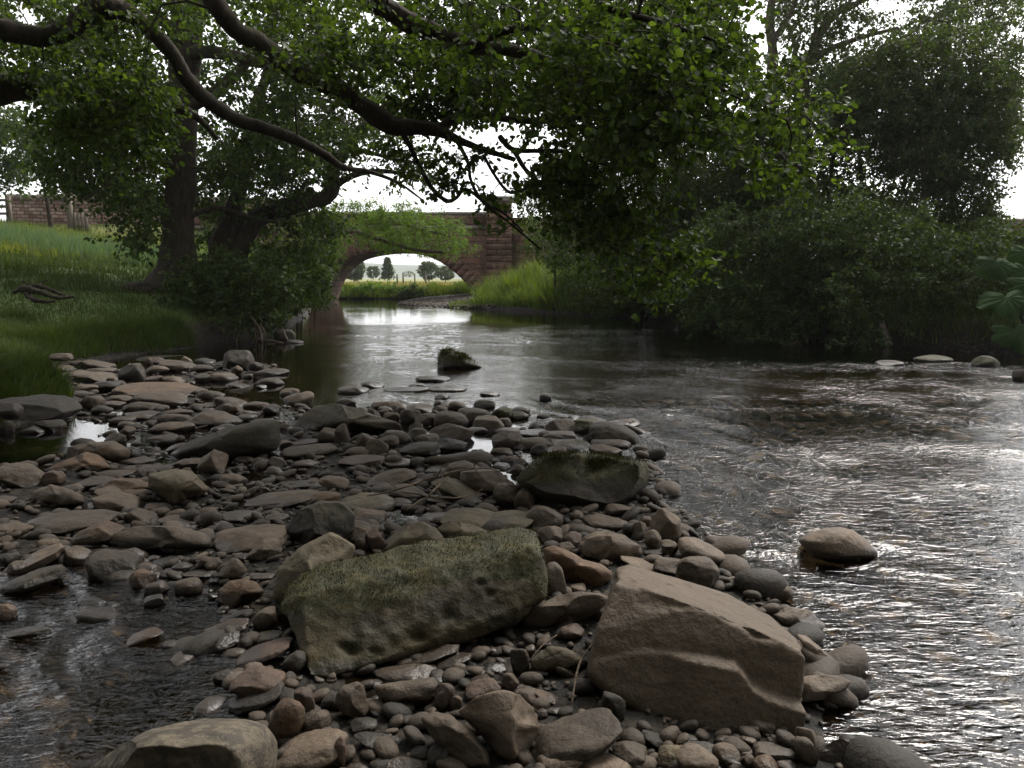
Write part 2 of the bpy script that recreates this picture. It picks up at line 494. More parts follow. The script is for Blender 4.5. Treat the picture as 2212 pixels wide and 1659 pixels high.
# ------------------------------------------------------------------ river
def river():
    na, nr = 620, 640
    an = np.linspace(R(-56), R(56), na)
    rr = 0.9 * np.exp(np.linspace(0, math.log(62 / 0.9), nr))
    A, RR = np.meshgrid(np.tan(an), rr)
    x, y = (A * RR).ravel(), RR.ravel()
    u, v = proj(np.stack([x, y, 0 * x], -1))
    # how broken the surface is: riffle across the right half, still pools on the left
    rif = sm(u, 1050, 1500) * (0.72 * sm(v, 742, 800) + 0.28 * sm(u * .5 + v, 1700, 2150))
    rif = np.maximum(rif, 0.42 * sm(u, 600, 900) * sm(v, 690, 715) * (1 - sm(v, 860, 900)))
    rif = np.maximum(rif, 0.22 * sm(u, 1100, 1300) * sm(v, 680, 700))
    lp = (1 - sm(u, 520, 680)) * sm(v, 1180, 1230)
    rif = np.maximum(rif, 0.55 * lp)
    rif = np.maximum(rif, 0.04)
    P = np.stack([x, y, 0 * x], -1)
    warp = np.stack([noise(P * 1.1, 31), noise(P * 1.1, 32), 0 * x], -1) * 0.5
    Q = P + warp
    th = R(-50)                             # streaks run with the current, down and to the right
    ca, sa = math.cos(th), math.sin(th)
    U_ = Q[:, 0] * ca + Q[:, 1] * sa; W_ = -Q[:, 0] * sa + Q[:, 1] * ca
    S = np.stack([U_ * 1.15, W_ * 2.4, 0 * x], -1)
    big = noise(S, 41) + 0.5 * noise(S * 1.9 + 3, 44)
    mid = noise(S * np.array([3.0, 3.4, 1]) + 5 + 0.5 * warp, 42)
    fin = noise(S * np.array([7.5, 8.5, 1]) + 9 + 1.2 * warp, 43)
    patch = 0.30 + 1.1 * sm(fbm(P * np.array([.7, 1.1, 0]), 3, 51), -0.4, 0.6)
    z = rif * patch * (0.019 * big + 0.0115 * mid + 0.0045 * fin)
    z -= z.mean() * 0.3
    V = np.stack([x, y, z], -1)
    i, j = np.meshgrid(np.arange(nr - 1), np.arange(na - 1), indexing='ij')
    q = np.stack([i * na + j, i * na + j + 1, (i + 1) * na + j + 1, (i + 1) * na + j], -1).reshape(-1, 4)
    t = NT('river_water')
    geo = t.n("ShaderNodeNewGeometry"); pos = geo.outputs['Position']
    mp = t.n("ShaderNodeMapping"); t.l(pos, mp.inputs[0])
    mp.inputs['Rotation'].default_value = (0, 0, R(48)); mp.inputs['Scale'].default_value = (0.8, 2.0, 1)
    n1 = t.noise(mp.outputs[0], 11, 2, 0.5, 0.6)
    n2 = t.noise(mp.outputs[0], 34, 2, 0.5, 0.5)
    h = t.math('ADD', t.math('MULTIPLY', n1, 0.75), t.math('MULTIPLY', n2, 0.25))
    ra = t.attr('rif')
    nb = t.bump(h, t.math('MULTIPLY', ra, 1.0, True), 0.022)
    fr = t.n("ShaderNodeFresnel"); fr.inputs['IOR'].default_value = 1.33
    t.l(nb, fr.inputs['Normal'])
    gl = t.n("ShaderNodeBsdfGlossy"); gl.inputs['Roughness'].default_value = 0.015
    gl.inputs['Color'].default_value = (1, 1, 1, 1)
    t.l(nb, gl.inputs['Normal'])
    tr = t.n("ShaderNodeBsdfTransparent"); tr.inputs['Color'].default_value = (0.50, 0.41, 0.29, 1)
    mx = t.n("ShaderNodeMixShader")
    t.l(fr.outputs[0], mx.inputs[0]); t.l(tr.outputs[0], mx.inputs[1]); t.l(gl.outputs[0], mx.inputs[2])
    o = obj('river', mesh_data('river', V, [q], True, {'rif': rif * (0.5 + 0.6 * patch)}), t.done(mx.outputs[0]))
    tag(o, kind='structure')
river()

# ------------------------------------------------------------------ stones
def ico(sub):
    bm = bmesh.new(); bmesh.ops.create_icosphere(bm, subdivisions=sub, radius=1)
    V = np.array([v.co[:] for v in bm.verts]); Fc = np.array([[v.index for v in f.verts] for f in bm.faces])
    bm.free(); return V, Fc
ICO = {k: ico(k) for k in (2, 3, 4, 5, 6)}
def rock_shape(seed, sub=4, facets=7, boxy=0.82, lump=0.14, edge=0.92):
    rg = np.random.default_rng(seed)
    V, Fc = ICO[sub]
    V = V.copy()
    V = np.sign(V) * np.abs(V) ** boxy
    for k in range(facets):
        n = rg.normal(size=3); n /= np.linalg.norm(n)
        c = rg.uniform(0.62, 0.92)
        d = V @ n - c
        V -= np.outer(np.maximum(d, 0) * edge, n)
    off = rg.uniform(-50, 50, 3)
    V *= (1 + lump * noise(V * 1.1 + off, 1) + lump * 0.25 * noise(V * 3.2 + off, 2))[:, None]
    lo, hi = V.min(0), V.max(0)
    V = (V - (lo + hi) / 2) / ((hi - lo) / 2)
    return V, Fc
def rough_up(V, seed, amp, scale):
    c = V.mean(0)
    d = V - c; d /= np.linalg.norm(d, axis=1)[:, None] + 1e-9
    return V + d * (amp * fbm(V / scale, 4, seed))[:, None]

f4 = lambda x, y: (x * .3326, 551.8 + y * .3326)
f5 = lambda x, y: (735.7 + x * .3326, 551.8 + y * .3326)
f6 = lambda x, y: (1471.4 + x * .3348, 551.8 + y * .3348)
f7 = lambda x, y: (x * .3349, 1103.6 + y * .3349)
f8 = lambda x, y: (735.7 + x * .3349, 1103.6 + y * .3349)
f9 = lambda x, y: (1471.4 + x * .3348, 1103.6 + y * .3348)
# (x, y, w, h, tilt, colour, angular)   traced in enlarged quarters of the view
S4 = """620,712,190,60,-5 660,750,150,35 870,775,150,120,0,dark,a 1010,685,120,40 1150,722,200,60,-8 1020,742,120,50 1030,872,480,80,-2,brown,a 1000,812,95,50 1120,815,130,55
1070,932,320,78,-8 560,870,130,52 605,960,120,82 740,970,120,40 923,985,200,65 914,1028,200,35 775,938,150,50 1160,1025,150,45 917,1050,110,35 800,1070,140,45,0,grey,a 1150,1066,190,72
1130,1116,232,62 1390,1066,300,90,-5 822,1105,90,45,0,red 826,1146,92,60,0,red 960,1100,70,32 1510,970,200,65,-15 1350,990,110,50 1445,1010,120,62,20,grey,a 1532,1010,80,60,0,red,a 1665,978,142,50
1755,1010,90,55,0,dark 1940,932,172,78 1882,890,110,45 1600,1060,100,45 1700,1076,140,36,5 1425,1130,90,32 750,1187,130,58 1050,1197,165,56,0,grey,a 1160,1250,150,50,10 1236,1356,212,78,0,pale
1395,1370,160,155,35,pale,a 1512,1456,165,90,-20,pale,a 892,1336,180,52 975,1376,280,42 740,1416,230,42,3 990,1300,90,42 130,1432,290,125,-8 355,1450,112,88,0,red 
640,1476,250,75,5 490,1510,125,52 850,1490,265,92,0,brown,a 905,1545,180,60,-5,brown 800,1557,275,72,-15 782,1608,275,112,-18 652,1632,180,60 1000,1640,125,52,0,brown 1835,1582,400,95,5 1970,1490,262,52,3
2170,1482,165,82,-10 2110,1577,165,72,0,brown 1810,1355,105,74,-10,grey,a 1792,1412,112,62,-25 1750,1466,85,42 1540,1392,80,42 1860,1226,82,42,0,pale 2010,1262,320,78,5 1985,1212,180,42,5
2128,1172,112,95,35 1990,1352,140,42 2070,1312,72,26 240,990,420,130,-5,dark,a 60,1012,125,92,0,dark 40,1122,92,80,0,dark 220,1132,152,42,0,dark 342,1107,152,72,0,dark,a 30,1592,115,52 1540,700,190,140,0,dark,a
1660,722,72,50,0,dark 1772,757,182,38,0,dark 1765,822,142,45,0,dark 1540,746,62,50,0,brown 1450,792,150,50 965,692,45,46,0,brown 1212,686,60,52,20,pale 340,690,160,45 420,738,120,40 500,705,100,34 480,770,200,40
400,660,110,40 630,790,230,55,-5,grey,a 1320,735,130,42,0,dark 1330,690,110,40,0,dark 1560,845,120,22,-10,dark 1610,785,60,26,0,dark 1700,855,60,24,0,dark 1320,800,90,50,0,dark
700,850,160,60,0,dark,a 530,905,140,45,0,dark 660,1010,110,50,0,dark 880,1100,60,30 1215,1080,80,36,0,brown 1290,1085,70,34,0,brown 1480,1110,100,30 1345,1012,110,34,0,brown 1620,1030,90,40,0,red"""
S5 = """600,798,190,36,0,dark,a 210,840,125,36,0,dark 82,872,168,46,0,dark 430,866,250,30,0,dark,a 500,846,100,25,0,dark 692,860,220,34,0,dark,a 970,898,112,28,0,dark 660,922,82,32,0,dark 935,966,122,52,0,dark
1330,922,72,42,0,dark 40,956,112,46,0,dark 298,976,180,62 376,970,105,46 515,1000,182,58 705,986,120,46,0,brown 640,960,70,34 765,982,110,52,-20 645,1012,92,60 1050,1028,135,75,0,mossy 1170,1010,112,42,0,dark
1162,1042,102,46,0,mossy 455,1046,118,82 562,1066,142,66 722,1070,195,92,-8 862,1048,190,98,-10 962,1097,180,84,-8 1066,1081,76,42 332,1050,95,52,0,brown 406,1010,62,52 290,1006,92,42 218,1036,62,64,45,grey,a
282,1030,60,50 726,1150,252,105 495,1160,112,62 492,1116,82,52 562,1196,140,62 312,1215,120,78 162,1217,115,110,32 232,1252,125,112,-40 122,1277,160,62 142,1341,272,72,3,red 366,1350,172,52 12,1176,82,132,10
516,1256,232,78,0,dark 717,1231,182,68,0,dark 892,1136,112,36 370,1182,152,82,-10  1090,1202,192,102,-4,grey,a 1082,1141,150,42 1262,1147,232,42 1426,1117,172,92,5,grey,a 1276,1112,100,50,0,dark,a
1332,1167,92,46 1422,1167,200,52 1582,1112,180,82,0,mossy 1542,1086,92,36 1652,1082,172,52,-15,dark 1822,1082,212,46,8,grey,a 1782,1162,300,115,-10,dark 1622,1192,82,62,-20,dark 1752,1222,222,64
1722,1267,192,62,-8,brown 1396,1272,132,52,20,pale 1042,1286,132,72 1102,1336,102,62 1030,1322,84,36,12 1166,1357,92,62 1042,1372,112,42 1152,1397,82,62 1292,1262,102,62,0,dark 342,1442,292,92,12
642,1392,172,52,5 802,1412,262,132,8 962,1470,342,185,-18,pale,a 312,1506,192,56 426,1476,52,42,0,brown 462,1542,242,82,-10 762,1532,322,112,-27,olive 1102,1560,202,132,-15 1197,1592,122,135 162,1612,345,115,0,olive
402,1612,132,62 652,1626,62,32 1540,1642,62,32 1802,1652,152,72 2142,1656,92,32  585,1370,90,34 905,1285,60,40 660,1590,200,50,-6 880,1560,120,50 980,1600,90,40"""
S7 = """450,72,530,145,3 90,112,222,84 22,190,84,52 802,42,102,62 932,52,192,92,-25 642,152,262,132,15,brown 562,112,152,62 1192,76,282,62,-12 1622,172,462,165,5 1342,52,162,62 1562,32,242,62 1792,42,132,52
1452,96,152,42,-20 880,92,112,32 312,212,122,62 382,242,122,42 222,312,332,118,22,pale,a 100,370,110,70,10,pale 492,292,152,102 222,442,322,132,15,dark,a 742,342,312,152,-15,dark 872,282,152,82,-20 982,312,102,46,20
1082,332,162,62,0,dark 1382,352,92,72 1712,252,182,112,10 1502,382,152,122,15 962,382,132,82 922,432,152,98,10,brown,a 1112,402,122,52 1292,406,192,42,3 1222,482,152,92,3 1682,422,152,42 1012,492,132,72,10,red
 585,580,142,46,0,dark 1002,575,132,68,10,dark 662,662,292,82,-3,dark 742,596,92,30,0,dark 182,776,292,52,7,dark 912,812,262,82,18,brown 1442,766,302,88,15,brown,a 1432,862,212,112,25,dark
1722,812,202,72,8,olive 1722,702,152,122,28 1502,682,162,62,20,dark 1702,922,352,128,20,red 1672,1102,302,172,5,red 1452,1082,122,92,0,dark 1642,1212,342,122,18,dark 1104,862,102,52,0,dark 1970,1250,110,172,10,red
1852,1352,192,245,-25,brown 2042,1372,182,142,35 2000,1552,452,222,16,pale 1902,1500,112,52 1902,982,152,122,25,dark 40,652,112,82,0,brown 22,1000,60,30,0,dark 1330,330,90,60,0,red 600,210,160,50,0,dark 1560,300,100,40,0,dark
60,300,110,60,0,dark 1180,360,110,50,0,dark 1400,445,90,40,0,dark"""
S8 = """80,132,222,105,-3,grey,a 230,202,122,132,30,red,a 132,226,64,92,0,red 302,112,122,52 52,282,92,92,0,brown   850,52,362,115,-3,olive 1042,72,382,125,5,olive 690,42,302,62
30,72,122,125,0,dark 165,48,232,105,0,grey,a 1312,50,222,132,-3 1582,112,302,82 1712,72,252,92,-3,grey,a 1522,42,82,72 1352,162,152,112,-10,pale,a 1332,116,182,62,-5 1492,192,112,92,0,red 
1932,132,122,102,-25,grey,a 1962,92,92,92,0,red 2098,100,168,200,8,pale 2012,192,102,115 2122,242,92,84,-20,pale,a 2012,266,112,36,0,dark 2032,306,102,42  1462,242,112,62 1372,452,135,190,15
1452,516,72,46 1532,502,92,52,0,pale  1702,342,62,42 1962,352,292,64,-16,pale 2132,372,202,112,-8,grey,a 1492,782,142,82,10,red,a  1160,975,110,150,12,dark 1222,902,62,62,0,pale
982,902,72,42 562,932,372,112,12 722,972,232,92,13 432,1042,374,112,0,pale 852,1032,232,52  80,1232,184,205,0,grey,a 670,1212,122,150,-5,red 742,1242,82,92 922,1162,212,120,12,red
902,1092,130,52,18,red 1092,1112,102,112,0,grey,a 1182,1162,122,62,0,red 1232,1232,122,92,-32,red 1352,1212,212,60,-28,red 1392,1292,172,40 562,1316,112,60,32 1302,1312,62,52,0,red  
1502,1482,602,250,16 1752,1262,152,152,0,dark 2032,1482,182,82,-25,dark 1872,1582,212,142 1412,1622,302,110,10,pale 1722,1642,322,125,0,pale 2152,1602,202,152,0,olive 382,1632,352,75,0,pale 250,1492,312,92,-10,dark
0,1572,72,172,0,red 112,1652,122,40 520,1560,120,70,0,dark 150,1380,160,80,0,dark 620,1100,100,60,0,dark 990,1010,140,60,0,dark 1280,1040,120,60,0,dark 1320,1420,90,60,-30,red 1600,1330,130,70,0,dark"""
S9 = """130,272,275,135,-18,pale 110,402,250,190,-3,grey,a 645,535,135,100,28,pale,a    815,1476,112,172,28 805,1546,112,165,32  600,1552,242,102,-8
290,1580,162,112,-12 90,1612,262,185,0,pale 402,1562,102,72,0,brown 352,1502,122,50 270,1478,102,62 442,1612,72,62,0,pale 545,1640,162,105,0,brown 530,1582,102,82 130,1552,202,92,0,dark 432,1480,92,52,0,brown 680,1640,120,70
40,1480,120,60,0,dark 200,1640,110,60,0,dark 340,1640,90,60 720,1500,80,70,0,dark"""

S6 = """700,566,112,26,4,pale 1960,688,135,64,0,mossy 1622,668,185,40,0,mossy 1342,694,145,30,0,dark 2190,780,80,70,0,dark"""
S4B = """1850,520,120,70,0,dark 1920,560,90,22,0,dark"""
LANDMARKS = {'butterbur leaves': (2150, 650), 'overhanging bushes': (610, 700), 'tan slab': (1500, 1400), 'long mossy boulder': (900, 1300), 'lichen-speckled boulder': (420, 1620), 'moss-capped dark block': (1250, 1035), 'pointed river rock': (985, 785),
             'leaning dark slab': (490, 950), 'sloping olive boulder': (750, 905), 'left grassy bank': (60, 780), 'flat wedge slab': (390, 1060), 'domed river stone': (1815, 1178),
             'driftwood branch': (960, 1065), 'flat ridged boulder': (352, 1163)}
stones = []
def size_from_view(cx, cy, w, h, bury=0.15, pitch_depth=0.95):
    """metric size and centre of an ellipsoid that shows w x h pixels and stands on the land"""
    z = 0.0
    for _ in range(5):
        g = gnd(cx, cy + h * 0.42, max(z, -0.05))
        z = landz(g[0], g[1])
    wet = z < -0.02
    z = 0.0 if wet else z
    Y = gnd(cx, cy + h * 0.42, z)[1]
    a = math.atan2(CAM_H - z, Y)
    px = Y / math.cos(a) * math.cos(a) / F
    W = w * px; Hh = h * px
    D = min(pitch_depth * W, 0.86 * Hh / math.sin(a))
    D = max(D, 0.5 * min(W, Hh))
    hz = math.sqrt(max(Hh * Hh - (D * math.sin(a)) ** 2, (0.4 * Hh) ** 2)) / math.cos(a)
    if wet: hz *= 1.25; bury = 0.36
    zc = z + hz * (0.5 - bury)
    C = gnd(cx, cy + (h * 0.1 if wet else 0), zc)
    return C, W, D, hz
def shape_words(w, h, ang):
    r = w / max(h, 1)
    return ('angular ' if ang else 'rounded ' if r < 1.7 else 'smooth ') + ('thin ' if r > 4 else 'flat ' if r > 2.6 else '')
COLW = {'grey': 'grey-brown', 'brown': 'warm brown', 'red': 'reddish', 'pale': 'pale tan', 'olive': 'olive-tinged', 'dark': 'dark wet', 'mossy': 'moss-covered'}
def add_stones(txt, f, fac):
    for tok in txt.split():
        p = tok.split(',')
        x, y, w, h = [float(a) for a in p[:4]]
        ang = float(p[4]) if len(p) > 4 else 0.0
        col = p[5] if len(p) > 5 else 'grey'
        an = len(p) > 6
        u, v = f(x, y)
        w *= fac * 1.20; h *= fac * 1.28
        stones.append(dict(u=u, v=v, w=w, h=h, ang=ang, col=col, an=an))
for T, f, k in ((S4, f4, .3326), (S5, f5, .3326), (S7, f7, .3349), (S8, f8, .3349), (S9, f9, .3348), (S6, f6, .3348), (S4B, f4, .3326)):
    add_stones(T, f, k)
def stone_labels():
    from collections import defaultdict
    groups = defaultdict(list)
    for s in stones:
        best = min(LANDMARKS, key=lambda k: math.hypot(s['u'] - LANDMARKS[k][0], (s['v'] - LANDMARKS[k][1]) * 1.6))
        lu, lv = LANDMARKS[best]
        du, dv = s['u'] - lu, (s['v'] - lv)
        if abs(du) > abs(dv) * 1.0: rel = 'left of' if du < 0 else 'right of'
        else: rel = 'beyond' if dv < 0 else 'in front of'
        sz = 'large' if s['w'] > 120 else 'medium' if s['w'] > 55 else 'small'
        s['desc'] = f"{sz} {COLW[s['col']]} {shape_words(s['w'], s['h'], s['an'])}stone"
        s['rel'] = f"{rel} the {best}"
        s['dist'] = math.hypot(du, dv)
        groups[(s['desc'], s['rel'])].append(s)
    ords = ['nearest', 'second nearest', 'third nearest', 'fourth nearest', 'fifth nearest', 'sixth nearest', 'seventh nearest', 'eighth nearest', 'ninth nearest', 'tenth nearest', 'eleventh nearest', 'twelfth nearest']
    for (d, r), L in groups.items():
        L.sort(key=lambda s: s['dist'])
        for i, s in enumerate(L):
            s['label'] = f"{d} {r}" if len(L) == 1 else f"{d} {r}, {ords[min(i, 11)]}"
stone_labels()
for n, s in enumerate(stones):
    C, W, D, Hz = size_from_view(s['u'], s['v'], s['w'], s['h'])
    sub = 5 if s['w'] > 70 else 4 if s['w'] > 30 else 3
    V, Fc = rock_shape(100 + n, sub, 9 if s['an'] else 7, 0.74 if s['an'] else 0.83, 0.12, 1.0 if s['an'] else 0.8)
    V = V * np.array([W / 2, D / 2, Hz / 2])
    a = R(s['ang'])
    V = np.stack([V[:, 0] * math.cos(a) - V[:, 2] * math.sin(a), V[:, 1], V[:, 0] * math.sin(a) + V[:, 2] * math.cos(a)], -1)
    V = rough_up(V, n, 0.012 * min(W, 0.5), 0.10 * max(W, 0.1))
    mossy = s['col'] == 'mossy'
    at = {'moss': sm(V[:, 2] / Hz, -0.3, 0.2)} if mossy else None
    me = mesh_data('river_stone', V, [Fc], True, at)
    o = obj('river_stone', me, M['dark' if mossy else s['col']], None, C)
    tag(o, s['label'], 'stone', 'stones of the gravel bar')

def blades(P, N, L, W, lean, rg, taper=True):
    """one curved narrow blade per point: 5 vertices, a quad and a tip"""
    n = len(P)
    a = rg.uniform(0, 2 * math.pi, n)
    side = np.stack([np.cos(a), np.sin(a), 0 * a], -1)
    bend = np.stack([-np.sin(a), np.cos(a), 0 * a], -1) * (lean * rg.uniform(0.2, 1.0, n))[:, None]
    L = L[:, None]; w = W[:, None] * 0.5
    up = N
    b0, b1 = P - side * w, P + side * w
    m = P + up * L * 0.55 + bend * L * 0.3
    m0, m1 = m - side * w * .7, m + side * w * .7
    tip = P + up * L * 0.95 + bend * L
    V = np.stack([b0, b1, m1, m0, tip], 1).reshape(-1, 3)
    k = np.arange(n)[:, None] * 5
    return V, k + np.array([[0, 1, 2, 3]]), k + np.array([[3, 2, 4]])

# --- the boulders that give the picture its shape: traced outline, real thickness
def outline_rock(name, poly, depth, label, mat, seed, sub=6, bury=0.0, lean=0.35, flat=0.55, lump=0.06, mossfn=None, Y=None, zbase=None, group=None, ft=0.75, tufts=0, boxy=0.8):
    poly = np.array(poly, float)
    cu, cv = (poly[:, 0].min() + poly[:, 0].max()) / 2, (poly[:, 1].min() + poly[:, 1].max()) / 2
    vb = poly[:, 1].max() - 2
    ub = poly[np.argmax(poly[:, 1]), 0]
    if Y is None:
        z = 0.0
        for _ in range(5):
            g = gnd(ub, vb, z); z = max(landz(g[0], g[1]), -0.05)
        if zbase is not None: z = zbase
        Y = gnd(ub, vb, z)[1]
    V, Fc = rock_shape(seed, sub, 6, boxy, lump, 1.0)
    th = np.arctan2(V[:, 2], V[:, 0])
    rad = np.hypot(V[:, 0], V[:, 2])
    nb = 96
    bi = ((th + math.pi) / (2 * math.pi) * nb).astype(int) % nb
    rm = np.zeros(nb); np.maximum.at(rm, bi, rad)
    ctr = (np.arange(nb) + 0.5) / nb * 2 * math.pi - math.pi
    rs = np.interp(th, np.concatenate([ctr - 2 * math.pi, ctr, ctr + 2 * math.pi]), np.tile(rm, 3))
    # outline radius in pixels
    d = np.stack([np.cos(ctr), -np.sin(ctr)], -1)
    pr = np.zeros(nb)
    for k in range(nb):
        best = 1.0
        for i in range(len(poly)):
            a, b = poly[i] - (cu, cv), poly[(i + 1) % len(poly)] - (cu, cv)
            e = b - a
            den = d[k][0] * e[1] - d[k][1] * e[0]
            if abs(den) < 1e-9: continue
            t = (a[0] * e[1] - a[1] * e[0]) / den
            q = (a[0] * d[k][1] - a[1] * d[k][0]) / den
            if t > 0 and -1e-6 <= q <= 1 + 1e-6: best = max(best, t)
        pr[k] = best
    pk = np.interp(th, np.concatenate([ctr - 2 * math.pi, ctr, ctr + 2 * math.pi]), np.tile(pr, 3))
    fr = np.clip(rad / np.maximum(rs, 1e-6), 0, 1)
    du, dv = np.cos(th) * pk * fr, -np.sin(th) * pk * fr
    # depth: front flattened, top leaning away from the river's near side
    hpx = (poly[:, 1].max() - poly[:, 1].min())
    up = -dv / hpx + 0.5                        # 0 bottom .. 1 top
    Hm = hpx * Y / F
    yy = Y + depth * 0.5 * ft + V[:, 1] * depth * 0.5 + lean * Hm * (up - 0.3)
    P = np.array([ray(cu + a, cv + b) for a, b in zip(du, dv)])
    k = yy / P[:, 1]
    W3 = np.stack([P[:, 0] * k, yy, CAM_H + P[:, 2] * k], -1)
    W3 = rough_up(W3, seed, 0.02 * Hm, 0.25 * Hm)
    c = W3.mean(0)
    at = None
    if mossfn is not None:
        at = {'moss': mossfn(W3, cu + du, cv + dv, up)}
    o = obj(name, mesh_data(name, W3 - c, [Fc], True, at), M[mat], None, c)
    tag(o, label, 'boulder', group)
    if tufts:
        rg_ = np.random.default_rng(seed)
        n_ = np.empty(len(W3) * 3); o.data.vertices.foreach_get('normal', n_) if False else o.data.vertex_normals.foreach_get('vector', n_); n_ = n_.reshape(-1, 3)
        ix = rg_.choice(len(W3), tufts); ix = ix[rg_.uniform(0, 1, len(ix)) < at['moss'][ix] * (0.4 + 0.6 * sm(noise(W3[ix] * 9, 95), -.4, .4))]
        Nm = n_[ix] + rg_.normal(0, .5, (len(ix), 3)); Nm[:, 2] -= .3; Nm /= np.linalg.norm(Nm, axis=1)[:, None]
        bv, q, t = blades(W3[ix] - c + rg_.normal(0, .006, (len(ix), 3)), Nm, rg_.uniform(.01, .035, len(ix)) * Y / 5, rg_.uniform(.003, .006, len(ix)) * Y / 5, .5, rg_)
        obj('moss', mesh_data('moss', bv, [q, t], False), M['moss'], o)
    return o, W3, at
outline_rock('boulder', [f4(*p) for p in [(1090, 1300), (1230, 1205), (1500, 1108), (1760, 1062), (1822, 1075), (1826, 1200), (1805, 1265), (1500, 1335), (1250, 1350)]], 0.5,
             'big dark slab leaning up to a sharp right corner beside the shallow pool', 'dark', 901, mossfn=lambda W, u, v, up: 0.35 * sm(up, .3, .8))
outline_rock('boulder', [(636, 938), (643, 905), (676, 880), (722, 871), (770, 880), (822, 902), (862, 912), (872, 938), (835, 948), (760, 945), (700, 940)], 0.7,
             'sloping olive boulder with rounded left top at the back of the gravel bar', 'olive', 902, mossfn=lambda W, u, v, up: 0.25 * sm(up, .3, .8))
outline_rock('boulder', [f4(*p) for p in [(430, 1335), (438, 1245), (560, 1212), (740, 1204), (850, 1262), (842, 1312), (760, 1350)]], 0.4,
             'flat-topped brown boulder standing between the left pool and the bar', 'grey', 903)
outline_rock('boulder', [f4(*p) for p in [(270, 1400), (400, 1340), (560, 1275), (640, 1295), (770, 1385), (700, 1400), (520, 1410), (330, 1420)]], 0.35,
             'low brown wedge boulder right in front of the flat-topped one', 'brown', 904)
outline_rock('boulder', [f4(*p) for p in [(960, 1420), (1120, 1385), (1250, 1400), (1370, 1520), (1300, 1590), (1225, 1655), (1130, 1640), (1040, 1560), (960, 1500)]], 0.5,
             'flat wedge slab with chipped lower edge dipping into the puddle', 'olive', 905)
outline_rock('boulder', [f7(*p) for p in [(690, 200), (720, 150), (860, 100), (1150, 92), (1330, 145), (1395, 215), (1380, 245), (1250, 272), (1000, 275), (800, 262)]], 0.4,
             'big flat ridged boulder with a fallen leaf on top, left of the bar', 'grey', 906)
outline_rock('boulder', [(180, 1700), (195, 1659), (250, 1615), (330, 1572), (440, 1553), (530, 1552), (580, 1566), (598, 1600), (597, 1659), (560, 1740), (300, 1750)], 0.5,
             'large pale boulder speckled with dark lichen in the lower left corner', 'lichen', 907, Y=1.45, lean=0.5)
outline_rock('boulder', [f5(*p) for p in [(628, 735), (632, 665), (655, 628), (685, 612), (725, 620), (850, 682), (918, 724), (900, 738), (780, 748), (640, 752)]], 0.55,
             'pointed mossy rock standing alone in the middle of the river', 'dark', 908, zbase=-0.02, mossfn=lambda W, u, v, up: sm(up, .25, .6), tufts=7000)
outline_rock('boulder', [f9(*p) for p in [(752, 190), (830, 140), (930, 108), (1020, 104), (1110, 125), (1200, 190), (1272, 268), (1245, 312), (1190, 345), (1000, 345), (850, 300)]], 0.33,
             'domed grey-brown stone rising smooth from the river on the right', 'pale', 909, zbase=-0.02)
outline_rock('boulder', [f5(*p) for p in [(1125, 1480), (1200, 1372), (1320, 1300), (1600, 1283), (1760, 1310), (1990, 1340), (2008, 1440), (1955, 1590), (1850, 1635), (1650, 1650), (1400, 1610), (1230, 1560)]], 0.42,
             'large dark block with thick moss cap at the right edge of the bar', 'dark', 910, lean=0.15, mossfn=lambda W, u, v, up: sm(up, .35, .6) * 0.95, tufts=22000, boxy=0.6)
outline_rock('boulder', [(590, 1290), (600, 1230), (640, 1190), (690, 1160), (715, 1148), (745, 1165), (768, 1180), (760, 1215), (700, 1300), (620, 1330)], 0.3,
             'rough boulder with pale ridge tucked behind the mossy boulder', 'olive', 911)
outline_rock('boulder', [(612, 1160), (640, 1105), (690, 1080), (740, 1085), (768, 1110), (765, 1150), (720, 1175), (650, 1190)], 0.3,
             'dark humped boulder behind the pale-ridged one', 'dark', 912, mossfn=lambda W, u, v, up: 0.4 * sm(up, .4, .9))

